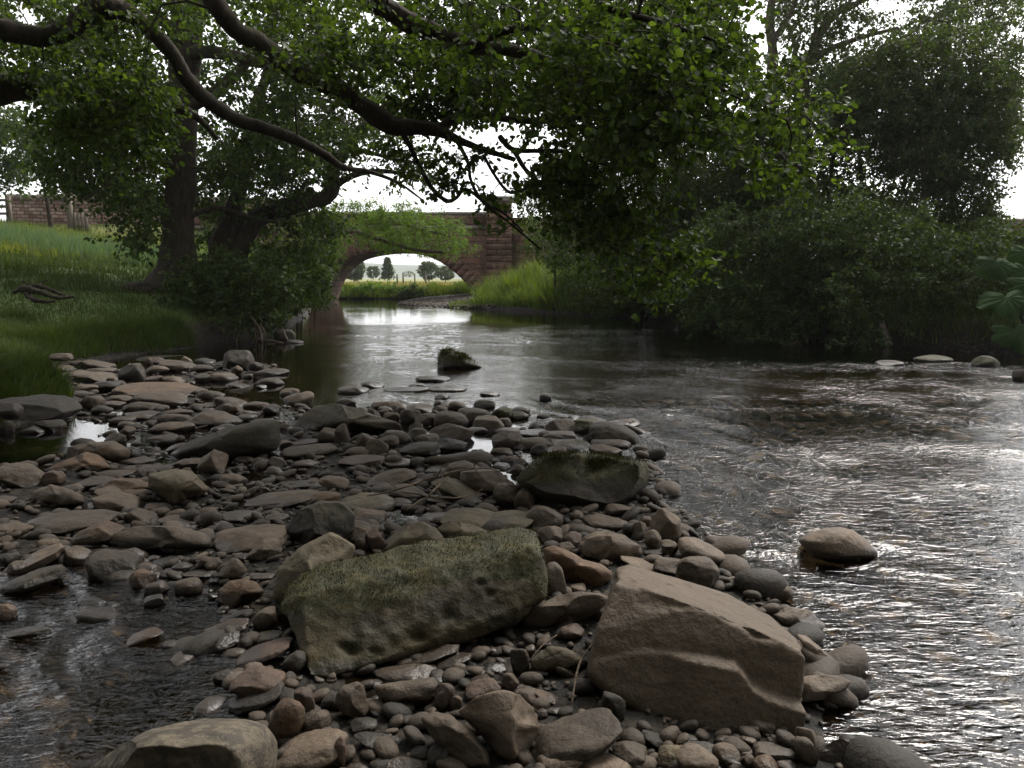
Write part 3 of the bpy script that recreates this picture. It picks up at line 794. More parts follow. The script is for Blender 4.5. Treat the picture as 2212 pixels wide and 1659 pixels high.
OUT = [
 (f8, [(750, 1290), (880, 1190), (1050, 1150), (1150, 1180), (1240, 1270), (1285, 1400), (1230, 1540), (1120, 1635), (1020, 1600), (900, 1440)], 'pale', 'big smooth three-cornered stone at the bottom centre'),
 (f8, [(1308, 240), (1360, 215), (1450, 245), (1560, 310), (1690, 345), (1752, 400), (1745, 450), (1640, 505), (1480, 460), (1320, 380)], 'brown', 'long waisted brown stone above the gap between the two biggest boulders'),
 (f8, [(1180, 660), (1290, 600), (1400, 545), (1540, 520), (1680, 530), (1742, 560), (1700, 620), (1560, 700), (1400, 760), (1250, 790), (1180, 740)], 'grey', 'long oval grey stone wedged between the mossy boulder and the tan slab'),
 (f8, [(510, 1335), (600, 1295), (700, 1310), (850, 1420), (960, 1560), (970, 1660), (800, 1650), (620, 1500)], 'grey', 'long stone sloping down right beside the three-cornered one'),
 (f8, [(1535, 230), (1560, 170), (1630, 135), (1720, 128), (1830, 160), (1930, 220), (1950, 270), (1900, 335), (1700, 335), (1560, 300)], 'grey', 'ridged domed stone just above the top edge of the tan slab'),
 (f8, [(215, 290), (300, 180), (430, 75), (520, 68), (620, 110), (700, 220), (600, 270), (300, 300)], 'olive', 'humped olive stone directly behind the mossy boulder, left of its twin'),
 (f8, [(610, 120), (700, 58), (850, 90), (985, 140), (960, 190), (720, 225)], 'olive', 'lower olive stone directly behind the mossy boulder, right of its twin'),
 (f8, [(1210, 970), (1340, 870), (1450, 880), (1590, 960), (1600, 1010), (1500, 1055), (1260, 1035)], 'olive', 'flat olive stone lying in the hollow left of the tan slab'),
 (f8, [(200, 1125), (600, 1070), (645, 1130), (600, 1235), (540, 1295), (400, 1275), (250, 1210)], 'grey', 'broad stone with a chipped right end below the mossy boulder'),
 (f9, [(885, 1530), (1000, 1475), (1100, 1470), (1200, 1540), (1245, 1640), (1200, 1700), (900, 1700), (865, 1590)], 'grey', 'round grey stone half in the water at the bottom right of the bar'),
 (f9, [(740, 790), (800, 800), (900, 880), (990, 1000), (1000, 1035), (900, 1048), (760, 1060)], 'pale', 'pointed stone tip behind the right edge of the tan slab, middle of three'),
 (f9, [(740, 1080), (900, 1052), (1030, 1065), (1095, 1100), (1070, 1150), (900, 1225), (740, 1260)], 'pale', 'pointed wet-edged stone right of the tan slab, lowest of three'),
 (f9, [(560, 665), (700, 615), (830, 640), (900, 710), (948, 765), (860, 820), (700, 800)], 'pale', 'angular stone at the water edge right of the tan slab, topmost of three'),
 (f5, [(1110, 1250), (1150, 1190), (1280, 1178), (1420, 1195), (1560, 1190), (1620, 1220), (1665, 1285), (1500, 1300), (1250, 1300)], 'olive', 'long low boulder lying just behind the moss-capped dark block'),
 (f4, [(190, 1620), (215, 1530), (330, 1487), (430, 1510), (540, 1555), (555, 1610), (400, 1645)], 'grey', 'large domed stone by the left edge below the pool'),
 (f7, [(1395, 590), (1410, 510), (1480, 450), (1580, 435), (1660, 460), (1705, 520), (1620, 590), (1500, 630)], 'brown', 'large rounded brown stone in the puddle left of the mossy boulder'),
 (f5, [(518, 1340), (560, 1310), (720, 1290), (880, 1265), (960, 1275), (1000, 1310), (960, 1360), (800, 1385), (640, 1400), (545, 1400)], 'grey', 'long dark elongated stone between the two bright puddles')]
for i, (f, P_, col, lab) in enumerate(OUT):
    P_ = [f(*p) for p in P_]
    w_ = max(p[0] for p in P_) - min(p[0] for p in P_); yb = gnd(P_[0][0], min(1700, max(p[1] for p in P_)), 0)[1]
    outline_rock('river_stone', P_, 0.62 * w_ * yb / F, lab, col, 930 + i, 5, lean=0.45, group='stones of the gravel bar')
    bpy.context.scene.objects
for o in SC.objects:
    if o.get('category') == 'boulder' and o.name.startswith('river_stone'): o['category'] = 'stone'

def solid_from(points, voxel, name):
    """rounded solid from a convex set of points, evenly meshed"""
    bm = bmesh.new()
    for p in points: bm.verts.new(p)
    r = bmesh.ops.convex_hull(bm, input=bm.verts)
    bmesh.ops.delete(bm, geom=list({g for g in r['geom_interior'] if isinstance(g, bmesh.types.BMVert)}), context='VERTS')
    bmesh.ops.recalc_face_normals(bm, faces=bm.faces)
    me = bpy.data.meshes.new(name); bm.to_mesh(me); bm.free()
    o = bpy.data.objects.new(name, me); COL.objects.link(o)
    m = o.modifiers.new('r', 'REMESH'); m.mode = 'VOXEL'; m.voxel_size = voxel
    s = o.modifiers.new('s', 'SMOOTH'); s.iterations = 3; s.factor = 0.5
    dg = bpy.context.evaluated_depsgraph_get()
    ev = o.evaluated_get(dg).to_mesh()
    n = len(ev.vertices); V = np.empty(n * 3); ev.vertices.foreach_get('co', V)
    N = np.empty(n * 3); ev.vertices.foreach_get('normal', N)
    q = [list(p.vertices) for p in ev.polygons]
    bpy.data.objects.remove(o); 
    q4 = np.array([f for f in q if len(f) == 4]); q3 = [f for f in q if len(f) == 3]
    return V.reshape(-1, 3), N.reshape(-1, 3), [q4] + ([np.array(q3)] if q3 else [])

# tan slab, right foreground
def tan_slab():
    fr = [(1328, 1250, 2.78), (1372, 1262, 2.74), (1405, 1286, 2.70), (1471, 1304, 2.66), (1525, 1310, 2.62), (1605, 1346, 2.56), (1686, 1382, 2.48), (1739, 1405, 2.44),
          (1734, 1500, 2.34), (1724, 1592, 2.25), (1600, 1586, 2.25), (1459, 1583, 2.27), (1345, 1520, 2.36), (1272, 1449, 2.47), (1292, 1358, 2.62)]
    bk = [(1335, 1229, 2.95), (1358, 1222, 3.0), (1471, 1252, 3.02), (1572, 1280, 2.98), (1660, 1326, 2.9), (1722, 1378, 2.75)]
    P = [pt(u_, v_, Y_ * (0.812 + 0.066 * sm(v_, 1300, 1580))) for u_, v_, Y_ in fr] + [pt(u_, v_, Y_ * 0.85) for u_, v_, Y_ in bk]
    lo = [np.array([p[0] * 1.0, p[1] + 0.45, -0.12]) for p in (pt(1310, 1400, 2.15), pt(1690, 1400, 2.0))]
    lo += [np.array([P[8][0] - 0.04, 2.35, -0.12]), np.array([P[13][0] + 0.05, 2.35, -0.12])]
    V, N, fc = solid_from(P + lo, 0.0065, 'slab')
    u, v = proj(V)
    cr = np.interp(u, [1280, 1400, 1471, 1530, 1585, 1604, 1619, 1650, 1679, 1732], [1425, 1402, 1412, 1418, 1430, 1450, 1474, 1492, 1503, 1520])
    front = sm(-N[:, 1], 0.3, 0.7)
    below = sm(v, cr - 5, cr + 7)
    V = V + (np.array([0, -1, 0.1])[None, :] * (0.045 * below * front)[:, None]) * (0.15 + 0.85 * sm(u, 1430, 1520))[:, None]
    # edge of the top bed broken back unevenly
    rid = np.interp(u, [1328, 1372, 1405, 1471, 1525, 1605, 1632, 1686, 1739], [1250, 1262, 1288, 1306, 1312, 1349, 1372, 1384, 1408])
    e = np.exp(-((v - rid) / 9) ** 2)
    V -= N * (0.007 * e * (1 + noise(V * 30, 3)))[:, None]
    V += N * (0.006 * fbm(V * np.array([4, 4, 7]), 3, 61) + 0.0012 * fbm(V * 40, 2, 62))[:, None]
    pits = np.maximum(noise(V * np.array([25, 25, 25]), 71) - 0.45, 0) * sm(N[:, 2], 0.5, 0.8)
    V -= N * (0.02 * pits)[:, None]
    c = V.mean(0)
    o = obj('boulder', mesh_data('boulder', V - c, fc, True), M['slab'], None, c)
    tag(o, 'biggest tan sandstone slab with a stepped crack across its face', 'boulder')
tan_slab()

def mossy_boulder():
    rid = [(628, 1262, 3.15), (650, 1234, 3.2), (740, 1214, 3.2), (830, 1190, 3.22), (920, 1166, 3.25), (1050, 1146, 3.28), (1120, 1138, 3.28), (1160, 1150, 3.22)]
    top = [(612, 1290, 3.0), (650, 1285, 2.9), (760, 1262, 2.92), (900, 1235, 2.98), (1050, 1200, 3.05), (1140, 1180, 3.1), (1172, 1200, 3.1)]
    low = [(1180, 1262, 3.05), (1178, 1292, 3.0), (1125, 1342, 2.95), (1000, 1390, 2.85), (850, 1422, 2.74), (705, 1468, 2.62), (668, 1462, 2.62), (650, 1390, 2.74), (618, 1340, 2.86), (606, 1310, 2.95)]
    P = [pt(a_, b_, Y_ * 0.855) for a_, b_, Y_ in rid + top + low]
    P += [pt(u, v + 60, Y * .855 + 0.3) for u, v, Y in ((680, 1330, 2.9), (900, 1290, 3.0), (1120, 1250, 3.15))]
    V, N, fc = solid_from(P, 0.008, 'mossy')
    u, v = proj(V)
    fl = sm(v, 1300, 1340)
    V += N * (0.008 * fbm(V * 6, 3, 81) + 0.004 * fbm(V * 30, 2, 82))[:, None]
    hol = [(758, 1402, 15), (735, 1392, 9), (1037, 1260, 8), (1058, 1284, 9), (806, 1408, 17), (905, 1375, 14), (965, 1330, 16)]
    for a, b, s in hol:
        d = np.exp(-((u - a) ** 2 + ((v - b) * 1.2) ** 2) / (s * s)) * sm(-N[:, 1], 0.1, 0.5)
        V -= N * ((0.020 if s < 16 else 0.010) * d * s / 12 * (1 + .5 * noise(V * 60, 97)))[:, None]
    rl = np.interp(u, [600, 760, 900, 1030, 1130, 1170, 1180], [1325, 1325, 1280, 1240, 1250, 1280, 1290]) + 14 * noise(V * 9, 90)
    mz = 1 - sm(v, rl - 8, rl + 8)
    mo = np.maximum(mz, 0.10 + 0.32 * fbm(V * 5, 2, 91))
    c = V.mean(0)
    root = empty('mossy_boulder', (c[0], c[1], V[:, 2].min()), 'long boulder with thick green moss over its top and hollows in its side', 'boulder')
    M['moss_rock'] = mat_stone('stone_ochre', (0.024, 0.020, 0.007), (0.070, 0.052, 0.018))
    part('rock', V, fc, M['moss_rock'], root, True, {'moss': np.clip(mo, 0, 1)})
    rg = np.random.default_rng(5)
    idx = rg.choice(len(V), 60000, replace=True)
    keep = rg.uniform(0, 1, len(idx)) < mz[idx] * (0.45 + 0.55 * sm(noise(V[idx] * 12, 95), -0.4, 0.3))
    idx = idx[keep]
    Pm = V[idx] + rg.normal(0, 0.003, (len(idx), 3)); Nm = N[idx] + rg.normal(0, 0.5, (len(idx), 3))
    Nm[:, 2] -= 0.35 * (Nm[:, 2] < 0.5)
    Nm /= np.linalg.norm(Nm, axis=1)[:, None]
    bv, q, t = blades(Pm - N[idx] * 0.002, Nm, rg.uniform(0.004, 0.015, len(idx)), rg.uniform(0.0015, 0.003, len(idx)), 0.5, rg)
    part('moss', bv, [q, t], M['moss'], root, False)
mossy_boulder()

# loose pebbles and gravel between and under the stones, and on the river bed
def pebbles():
    rg = np.random.default_rng(12)
    base = [rock_shape(700 + k, 2, 3, 0.88, 0.1, 0.6) for k in range(6)]
    mb = MB()
    def scatter(n, xr, yr, s0, s1, sink, cond):
        y = rg.uniform(0, 1, n) ** 1.6 * (yr[1] - yr[0]) + yr[0]
        x = rg.uniform(xr[0], xr[1], n) * 1.0
        P = np.stack([x, y], -1)
        sd = poly_sd(P, BAR)
        ok = cond(x, y, sd)
        x, y = x[ok], y[ok]
        z = land(x, y)
        s = s0 + (s1 - s0) * rg.uniform(0, 1, len(x)) ** 2.5
        for k in range(6):
            m = np.arange(len(x)) % 6 == k
            B, Fc = base[k]
            nk = m.sum()
            a = rg.uniform(0, 2 * math.pi, nk)
            sc = np.stack([s[m] * .5, s[m] * .5 * rg.uniform(.55, .9, nk), s[m] * .5 * rg.uniform(.3, .6, nk)], -1)
            W = B[None] * sc[:, None, :]
            X = W[..., 0] * np.cos(a)[:, None] - W[..., 1] * np.sin(a)[:, None]
            Yy = W[..., 0] * np.sin(a)[:, None] + W[..., 1] * np.cos(a)[:, None]
            tl = rg.normal(0, .25, nk)[:, None]
            Z = W[..., 2] + X * tl
            W = np.stack([X + x[m][:, None], Yy + y[m][:, None], Z + (z[m] + sc[:, 2] * (1 - sink))[:, None]], -1)
            F_ = (Fc[None] + (np.arange(nk) * len(B))[:, None, None]).reshape(-1, 3)
            mb.add(W.reshape(-1, 3), None, F_)
    scatter(6500, (-2.6, 1.8), (1.6, 5.5), 0.018, 0.085, 0.4, lambda x, y, sd: sd > -0.1)
    scatter(3800, (-6.0, 1.5), (3.5, 11.0), 0.04, 0.14, 0.45, lambda x, y, sd: sd > -0.15)
    scatter(4200, (-4.5, 5.5), (1.2, 9), 0.05, 0.26, 0.45, lambda x, y, sd: (sd < 0) & (x > -4 - 0 * y))
    t = NT('pebble_material')
    geo = t.n("ShaderNodeNewGeometry")
    r = geo.outputs['Random Per Island']
    c = t.ramp(r, (0.0, (0.014, 0.011, 0.007)), (0.5, (0.036, 0.027, 0.018)), (0.85, (0.052, 0.037, 0.024)), (1.0, (0.085, 0.065, 0.046)))
    c = t.mix(0.5, c, t.ramp(t.noise(geo.outputs['Position'], 60, 3, .6), (0.3, 0.6), (0.7, 1.3)), 'MULTIPLY')
    sx = t.n("ShaderNodeSeparateXYZ"); t.l(geo.outputs['Position'], sx.inputs[0])
    wf = t.ramp(sx.outputs[2], (0.0, 1.0), (0.02, 0.0))
    c = t.mix(t.math('MULTIPLY', wf, 0.6), c, (0.012, 0.009, 0.007))
    m = t.done(t.bsdf(c, t.math('SUBTRACT', 0.75, t.math('MULTIPLY', wf, 0.45)), t.bump(t.noise(geo.outputs['Position'], 70, 3), 0.4, 0.01), 0.35))
    o = obj('pebbles', mesh_data('pebbles', mb.V(), mb.faces(), True), m)
    tag(o, 'loose small pebbles filling the gaps of the gravel bar and river bed', 'pebbles', None, 'stuff')
pebbles()

# ------------------------------------------------------------------ foliage
def leaves(P, D, size, rg, droop=0.3, kind='oval'):
    """P base points, D directions the leaves point in; folded six-point leaves (or slim four-point ones)"""
    n = len(P)
    D = D / (np.linalg.norm(D, axis=1)[:, None] + 1e-9)
    up = rg.normal(0, 0.55, (n, 3)); up[:, 2] += 1.0
    S = np.cross(D, up); S /= np.linalg.norm(S, axis=1)[:, None] + 1e-9
    Nn = np.cross(S, D)
    s = (size * rg.uniform(0.65, 1.25, n))[:, None]
    if kind == 'oval':
        w = 0.40
        tip = P + D * s - Nn * s * 0.08
        l1 = P + D * s * .28 + S * s * w * .85 + Nn * s * .09; l2 = P + D * s * .75 + S * s * w * .8 + Nn * s * .07
        r1 = P + D * s * .28 - S * s * w * .85 + Nn * s * .09; r2 = P + D * s * .75 - S * s * w * .8 + Nn * s * .07
        V = np.stack([P, l1, l2, tip, r2, r1], 1).reshape(-1, 3)
        k = np.arange(n)[:, None] * 6
        return V, np.concatenate([k + np.array([[0, 3, 2, 1]]), k + np.array([[0, 5, 4, 3]])])
    w = 0.36 if kind == 'small' else 0.16
    tip = P + D * s - Nn * s * 0.1
    l = P + D * s * .45 + S * s * w; r = P + D * s * .45 - S * s * w + Nn * s * .05
    V = np.stack([P, r, tip, l], 1).reshape(-1, 3)
    k = np.arange(n)[:, None] * 4
    return V, k + np.array([[0, 1, 2, 3]])

def poly_points(poly, n, rg, y0, y1, gap=0.0, gscale=1.3, seed=0):
    """points inside a traced outline, spread through real depth y0..y1, thinned by 3D noise"""
    poly = np.array(poly, float)
    out = []
    lo, hi = poly.min(0), poly.max(0)
    tries = 0
    while sum(len(o) for o in out) < n and tries < 60:
        tries += 1
        q = rg.uniform(lo, hi, (n, 2))
        q = q[poly_sd(q, poly) > 0]
        Y = rg.uniform(y0, y1, len(q))
        W = np.array([pt(a, b, c) for a, b, c in zip(q[:, 0], q[:, 1], Y)]) if len(q) else np.zeros((0, 3))
        if gap > -1 and len(W):
            W = W[noise(W / gscale, 300 + seed) > gap - rg.uniform(0, .5, len(W))]
        out.append(W)
    return np.concatenate(out)[:n]

def grow(clusters, skel, rg, r_tip=0.004, r_base=0.014, sag=0.15, k=4):
    """join every leaf cluster to the nearest wood with a curved twig; returns twig pieces"""
    nodes = np.array(skel, float)
    cap_ = len(nodes) + len(clusters) * k + 10
    A = np.zeros((cap_, 3)); A[:len(nodes)] = nodes; m = len(nodes)
    ns = len(nodes)
    d0 = np.array([np.min(np.sum((nodes - c) ** 2, 1)) for c in clusters])
    p0, p1, ra, rb = [], [], [], []
    dirs = np.zeros((len(clusters), 3))
    for ci in np.argsort(d0):
        c = clusters[ci]
        dd = np.sum((A[:m] - c) ** 2, 1)
        # prefer main wood a little so that twigs do not all chain up
        dd[:ns] *= 0.7
        j = int(np.argmin(dd)); a = A[j]
        L = np.linalg.norm(c - a)
        base = r_base if j < ns else r_base * 0.55
        base = max(r_tip * 1.2, base * min(1.0, 0.4 + L * 0.6))
        q = [a]
        bendv = rg.normal(0, 0.12, 3) * L
        for t in range(1, k + 1):
            f = t / k
            p = a + (c - a) * f + bendv * math.sin(f * math.pi) + np.array([0, 0, sag * L * math.sin(f * math.pi)]) + rg.normal(0, 0.02, 3) * L
            q.append(p)
        q[-1] = c
        for t in range(k):
            p0.append(q[t]); p1.append(q[t + 1])
            ra.append(base + (r_tip - base) * t / k); rb.append(base + (r_tip - base) * (t + 1) / k)
            A[m] = q[t + 1]; m += 1
        dirs[ci] = (q[-1] - q[-2]) / (np.linalg.norm(q[-1] - q[-2]) + 1e-9)
    return np.array(p0), np.array(p1), np.array(ra), np.array(rb), dirs

def spray(mb_leaf, mb_wood, clusters, dirs, rg, rad, nsub, nleaf, size, kind='oval', droop=0.25, flat=0.6, twig=0.0022, wood=True):
    """sub-twigs fan out of each cluster point, leaves sit along them"""
    n = len(clusters)
    C = np.repeat(clusters, nsub, 0); D = np.repeat(dirs, nsub, 0)
    d = D * 0.7 + rg.normal(0, 0.75, (n * nsub, 3)) * np.array([1, 1, flat]); d[:, 2] -= droop * rg.uniform(0, 1, n * nsub)
    d /= np.linalg.norm(d, axis=1)[:, None] + 1e-9
    L = rad * rg.uniform(0.5, 1.15, n * nsub)
    E = C + d * L[:, None]
    mid = C + d * L[:, None] * .55 + rg.normal(0, .06, E.shape) * L[:, None]
    if wood:
        segs(mb_wood, C, mid, np.full(len(C), twig), np.full(len(C), twig * .8), 3)
        segs(mb_wood, mid, E, np.full(len(C), twig * .8), np.full(len(C), twig * .4), 3)
    t = rg.uniform(0.12, 1.0, (n * nsub, nleaf))
    P = np.where(t[..., None] < .55, C[:, None] + (mid - C)[:, None] * (t / .55)[..., None], mid[:, None] + (E - mid)[:, None] * ((t - .55) / .45)[..., None]).reshape(-1, 3)
    ld = np.repeat(d, nleaf, 0) * 0.5 + rg.normal(0, 0.7, P.shape); ld[:, 2] -= 0.25
    P = P + rg.normal(0, size * 0.25, P.shape)
    V, q = leaves(P, ld, np.full(len(P), size), rg, kind=kind)
    mb_leaf.add(V, q)

def limb_pts(L, Y=None):
    """[(u, v, width px, depth)] -> x y z radius"""
    out = []
    for p in L:
        Yd = p[3] if len(p) > 3 else Y
        P = pt(p[0], p[1], Yd)
        out.append([*P, p[2] * 0.5 * Yd / F])
    return out
def make_tree(name, base, label, cat, limbs, crowns, bark='bark', leaf='leaf_mid', seed=1, size=0.07, kind='oval', rad=0.4, nsub=5, nleaf=8, r_base=0.014, twigs=True,
              group=None, trunkname='trunk', crownname='crown', droop=.25, extra_skel=None, sag=.15, flat=.6):
    """limbs: list of x y z r polylines; crowns: array of leaf cluster points"""
    rg = np.random.default_rng(seed)
    root = empty(name, base, label, cat, group)
    wood, twigm, lf = MB(), MB(), MB()
    skel = []
    for i, L in enumerate(limbs):
        c, r = tube(wood, L, 12 if L[0][3] > 0.12 else 7, 0.16, seed * 31 + i)
        skel.append(c)
    skel = np.concatenate(skel) if skel else np.array([base])
    p0, p1, ra, rb, dirs = grow(crowns, skel, rg, 0.0035, r_base, sag)
    segs(twigm, p0, p1, ra, rb, 5)
    spray(lf, twigm, crowns, dirs, rg, rad, nsub, nleaf, size, kind, droop, flat, 0.0022 if twigs else 0.002, twigs)
    if limbs and trunkname == 'stem':
        for i, L in enumerate(limbs):
            wm = MB(); tube(wm, L, 7, 0.16, seed * 31 + i)
            part('stem', wm.V(), wm.faces(), M[bark], root)
    elif limbs: part(trunkname, wood.V(), wood.faces(), M[bark], root)
    part('twigs', twigm.V(), twigm.faces(), M[bark], root)
    part(crownname, lf.V(), lf.faces(), M[leaf], root, False)
    return root

rg = np.random.default_rng(21)
# ---- the alder whose limbs hang over the picture from the upper left; its stem stands just outside the frame
LA = [(-260, 120, 60, 7.2), (-60, 90, 48, 7.3), (0, 66, 44, 7.4), (83, 78, 40, 7.5), (150, 62, 40, 7.5), (190, 28, 42, 7.6), (233, 18, 40, 7.6), (283, 32, 38, 7.7), (333, 74, 34, 7.8), (372, 116, 32, 7.9), (400, 163, 30, 8.0),
      (432, 203, 32, 8.1), (466, 230, 30, 8.2), (515, 259, 28, 8.4), (565, 275, 26, 8.5), (632, 299, 22, 8.7), (698, 333, 17, 8.9), (745, 362, 12, 9.1), (800, 372, 9, 9.3), (860, 395, 6, 9.4), (910, 430, 4, 9.5)]
LB_ = [(-260, 170, 90, 7.8), (-60, 190, 70, 7.9), (60, 188, 56, 8.0), (200, 198, 44, 8.1), (330, 214, 30, 8.3), (420, 250, 16, 8.6), (470, 300, 9, 8.8)]
LC = [(380, -260, 62, 6.6), (430, -80, 52, 6.7), (456, -10, 46, 6.8), (482, 30, 42, 6.8), (515, 68, 40, 6.9), (560, 90, 40, 7.0), (615, 134, 42, 7.0), (665, 163, 42, 7.0), (736, 196, 42, 7.0), (779, 226, 42, 7.0), (825, 258, 42, 7.0),
      (852, 274, 40, 7.0), (902, 276, 32, 7.0), (949, 282, 26, 7.0), (980, 298, 18, 7.0), (1035, 320, 14, 7.0), (1085, 336, 11, 6.9), (1111, 345, 9, 6.8)]
LC2 = [(430, 108, 22, 7.6), (482, 114, 26, 7.4), (549, 130, 26, 7.2), (615, 142, 26, 7.05), (665, 160, 20, 7.0)]
LC3 = [(949, 280, 20, 7.0), (982, 254, 17, 7.0), (1035, 246, 16, 6.9), (1090, 257, 15, 6.8), (1168, 262, 14, 6.7), (1230, 256, 10, 6.6), (1300, 262, 7, 6.5), (1380, 290, 5, 6.4)]
LC4 = [(869, 285, 14, 7.0), (885, 315, 11, 7.0), (915, 376, 10, 7.1), (938, 412, 10, 7.1), (965, 434, 10, 7.1), (985, 428, 8, 7.0), (1004, 409, 7, 6.9), (1026, 420, 7, 6.9), (1058, 450, 6, 6.8), (1101, 482, 5, 6.8), (1168, 539, 4, 6.7)]
LC5 = [(985, 300, 10, 7.0), (1010, 349, 8, 7.0), (1018, 392, 7, 6.9), (1044, 436, 7, 6.8), (1090, 462, 5, 6.7), (1130, 500, 4, 6.7)]
LC6 = [(1080, 296, 13, 6.9), (1101, 319, 12, 6.8), (1130, 326, 10, 6.7), (1201, 326, 9, 6.6), (1240, 335, 7, 6.5), (1320, 360, 5, 6.3)]
LC7 = [(1111, 326, 11, 6.8), (1135, 366, 10, 6.7), (1168, 399, 9, 6.6), (1201, 442, 9, 6.5), (1251, 482, 8, 6.4), (1301, 524, 7, 6.3), (1380, 560, 5, 6.2), (1450, 600, 4, 6.1)]
LC8 = [(1044, 335, 8, 6.9), (1068, 377, 7, 6.9), (1095, 412, 7, 6.8), (1120, 414, 6, 6.7), (1163, 396, 5, 6.6)]
LD = [(640, -300, 60, 5.8), (740, -90, 50, 5.9), (809, 0, 44, 6.0), (852, 27, 42, 6.0), (902, 58, 42, 6.0), (952, 74, 38, 6.0), (1018, 100, 32, 6.0), (1101, 108, 26, 5.9), (1168, 126, 22, 5.8), (1225, 160, 17, 5.7), (1300, 215, 12, 5.6), (1390, 290, 9, 5.5), (1470, 350, 6, 5.4)]
LD2 = [(1018, 98, 18, 5.9), (1120, 60, 16, 5.7), (1230, 70, 13, 5.5), (1350, 110, 11, 5.4), (1480, 150, 9, 5.3), (1600, 215, 6, 5.2), (1700, 260, 4, 5.1)]
LD3 = [(1060, -120, 30, 5.6), (1180, -40, 24, 5.5), (1320, 20, 18, 5.3), (1430, 50, 12, 5.2), (1550, 90, 8, 5.1)]
stem = [[-6.6, 7.2, 0.3, .42], [-6.5, 7.2, 1.2, .34], [-6.4, 7.2, 2.2, .31], [-6.1, 7.2, 3.1, .27], [-5.4, 7.0, 4.0, .20], [-4.4, 6.8, 4.6, .15], [-2.9, 6.6, 4.9, .12], *limb_pts(LC)[:1]]
stem2 = [[-6.4, 7.2, 2.4, .25], [-5.9, 7.2, 3.0, .16], *limb_pts(LA)[:1]]
stem3 = [[-6.4, 7.2, 2.1, .25], [-6.0, 7.5, 2.7, .2], *limb_pts(LB_)[:1]]
stem4 = [[-5.4, 7.0, 4.0, .17], [-4.2, 6.3, 5.0, .14], [-2.6, 6.0, 5.0, .12], *limb_pts(LD)[:1]]
stem5 = [[-2.6, 6.0, 5.0, .1], [-1.3, 5.7, 4.7, .08], *limb_pts(LD3)[:1]]
near_limbs = [stem, stem2, stem3, stem4, stem5] + [limb_pts(L) for L in (LA, LB_, LC, LC3, LC4, LC5, LC6, LC7, LC8, LD, LD2, LD3)]
cl = [poly_points([(-60, -40), (1640, -60), (1600, 60), (1500, 190), (1300, 240), (1100, 235), (960, 190), (860, 200), (760, 150), (620, 80), (520, 30), (430, 60), (250, 90), (-60, 150)], 270, rg, 7.1, 9.4, 0.1, 0.9),
      poly_points([(760, -20), (1620, -40), (1600, 60), (1640, 130), (1500, 250), (1300, 260), (1150, 230), (1000, 160), (860, 60)], 210, rg, 4.9, 7.8, 0.0, 0.7),
      poly_points([(1200, 60), (1600, 50), (1690, 150), (1780, 225), (1790, 310), (1690, 380), (1600, 300), (1480, 280), (1380, 330), (1250, 280)], 150, rg, 4.7, 6.6, -0.1, 0.55),
      poly_points([(1130, 260), (1420, 270), (1420, 400), (1470, 470), (1500, 560), (1440, 630), (1380, 590), (1260, 500), (1170, 400)], 78, rg, 5.6, 6.8, 0.0, 0.45),
      poly_points([(60, 130), (360, 150), (350, 290), (310, 330), (230, 320), (100, 260)], 90, rg, 6.6, 8.0, -0.2, 0.7),
      poly_points([(560, 60), (960, 90), (1120, 250), (980, 250), (860, 190), (700, 150)], 60, rg, 6.2, 7.6, 0.0, 0.6),
      poly_points([(860, 290), (1000, 300), (1150, 360), (1130, 500), (1000, 450), (900, 400)], 16, rg, 6.7, 7.1, -1, 0.6),
      poly_points([(560, -30), (1020, -30), (1040, 210), (900, 250), (760, 170), (620, 80)], 130, rg, 7.3, 10, -0.1, 0.8),
      poly_points([(-30, 60), (330, 120), (320, 190), (120, 160), (-30, 170)], 70, rg, 7.6, 9.5, -0.1, 0.8),
      # unseen part of the crown above and beside the photographer, put there for shade
      np.stack([rg.uniform(-7.0, 2.6, 620), rg.uniform(-3.5, 6.5, 620), rg.uniform(3.7, 6.2, 620)], -1)]
cl = np.concatenate(cl)
make_tree('overhanging_alder', (-6.6, 7.2, landz(-6.6, 7.2)), 'alder limbs and rounded leaves hanging over the river from the upper left', 'tree', near_limbs, cl, 'bark', 'leaf_near', 3,
          0.050, 'oval', 0.36, 8, 7, 0.014, droop=.4, flat=.4)

# ---- the straight alder on the left bank
bz = landz(*pt(385, 640, 16.3)[:2])
T1 = [(360, 700, 190, 16.2), (368, 640, 125, 16.3), (380, 590, 86, 16.4), (386, 540, 70, 16.5), (389, 450, 64, 16.5), (392, 350, 60, 16.5), (396, 250, 57, 16.5), (399, 150, 57, 16.5), (402, 60, 62, 16.5), (405, -60, 54, 16.4), (400, -300, 40, 16.3)]
T1b = [(385, 250, 40, 16.4), (300, 205, 46, 15.9), (200, 190, 40, 15.5), (60, 170, 34, 15.2), (-80, 140, 24, 15)]
T1c = [(405, 230, 30, 16.4), (459, 204, 26, 16.6), (495, 174, 24, 16.8), (525, 143, 22, 17), (560, 90, 18, 17.2), (620, 10, 12, 17.4)]
T1d = [(390, 360, 12, 16.4), (330, 350, 9, 15.8), (270, 380, 7, 15.5), (180, 430, 5, 15.2)]
T1h = [(402, 118, 30, 16.4), (440, 112, 28, 16.3), (482, 116, 26, 16.2), (549, 132, 24, 16), (615, 144, 20, 15.8), (690, 175, 14, 15.6), (760, 230, 8, 15.5)]
T1e = [(400, 110, 26, 16.4), (350, 40, 20, 15.8), (280, -30, 16, 15.2)]
T1f = [(360, 660, 80, 16.1), (310, 640, 60, 15.9), (270, 640, 42, 15.7), (248, 665, 26, 15.6)]
T1g = [(400, 470, 14, 16.4), (470, 450, 10, 16.8), (540, 470, 8, 17.2), (600, 480, 6, 17.4)]
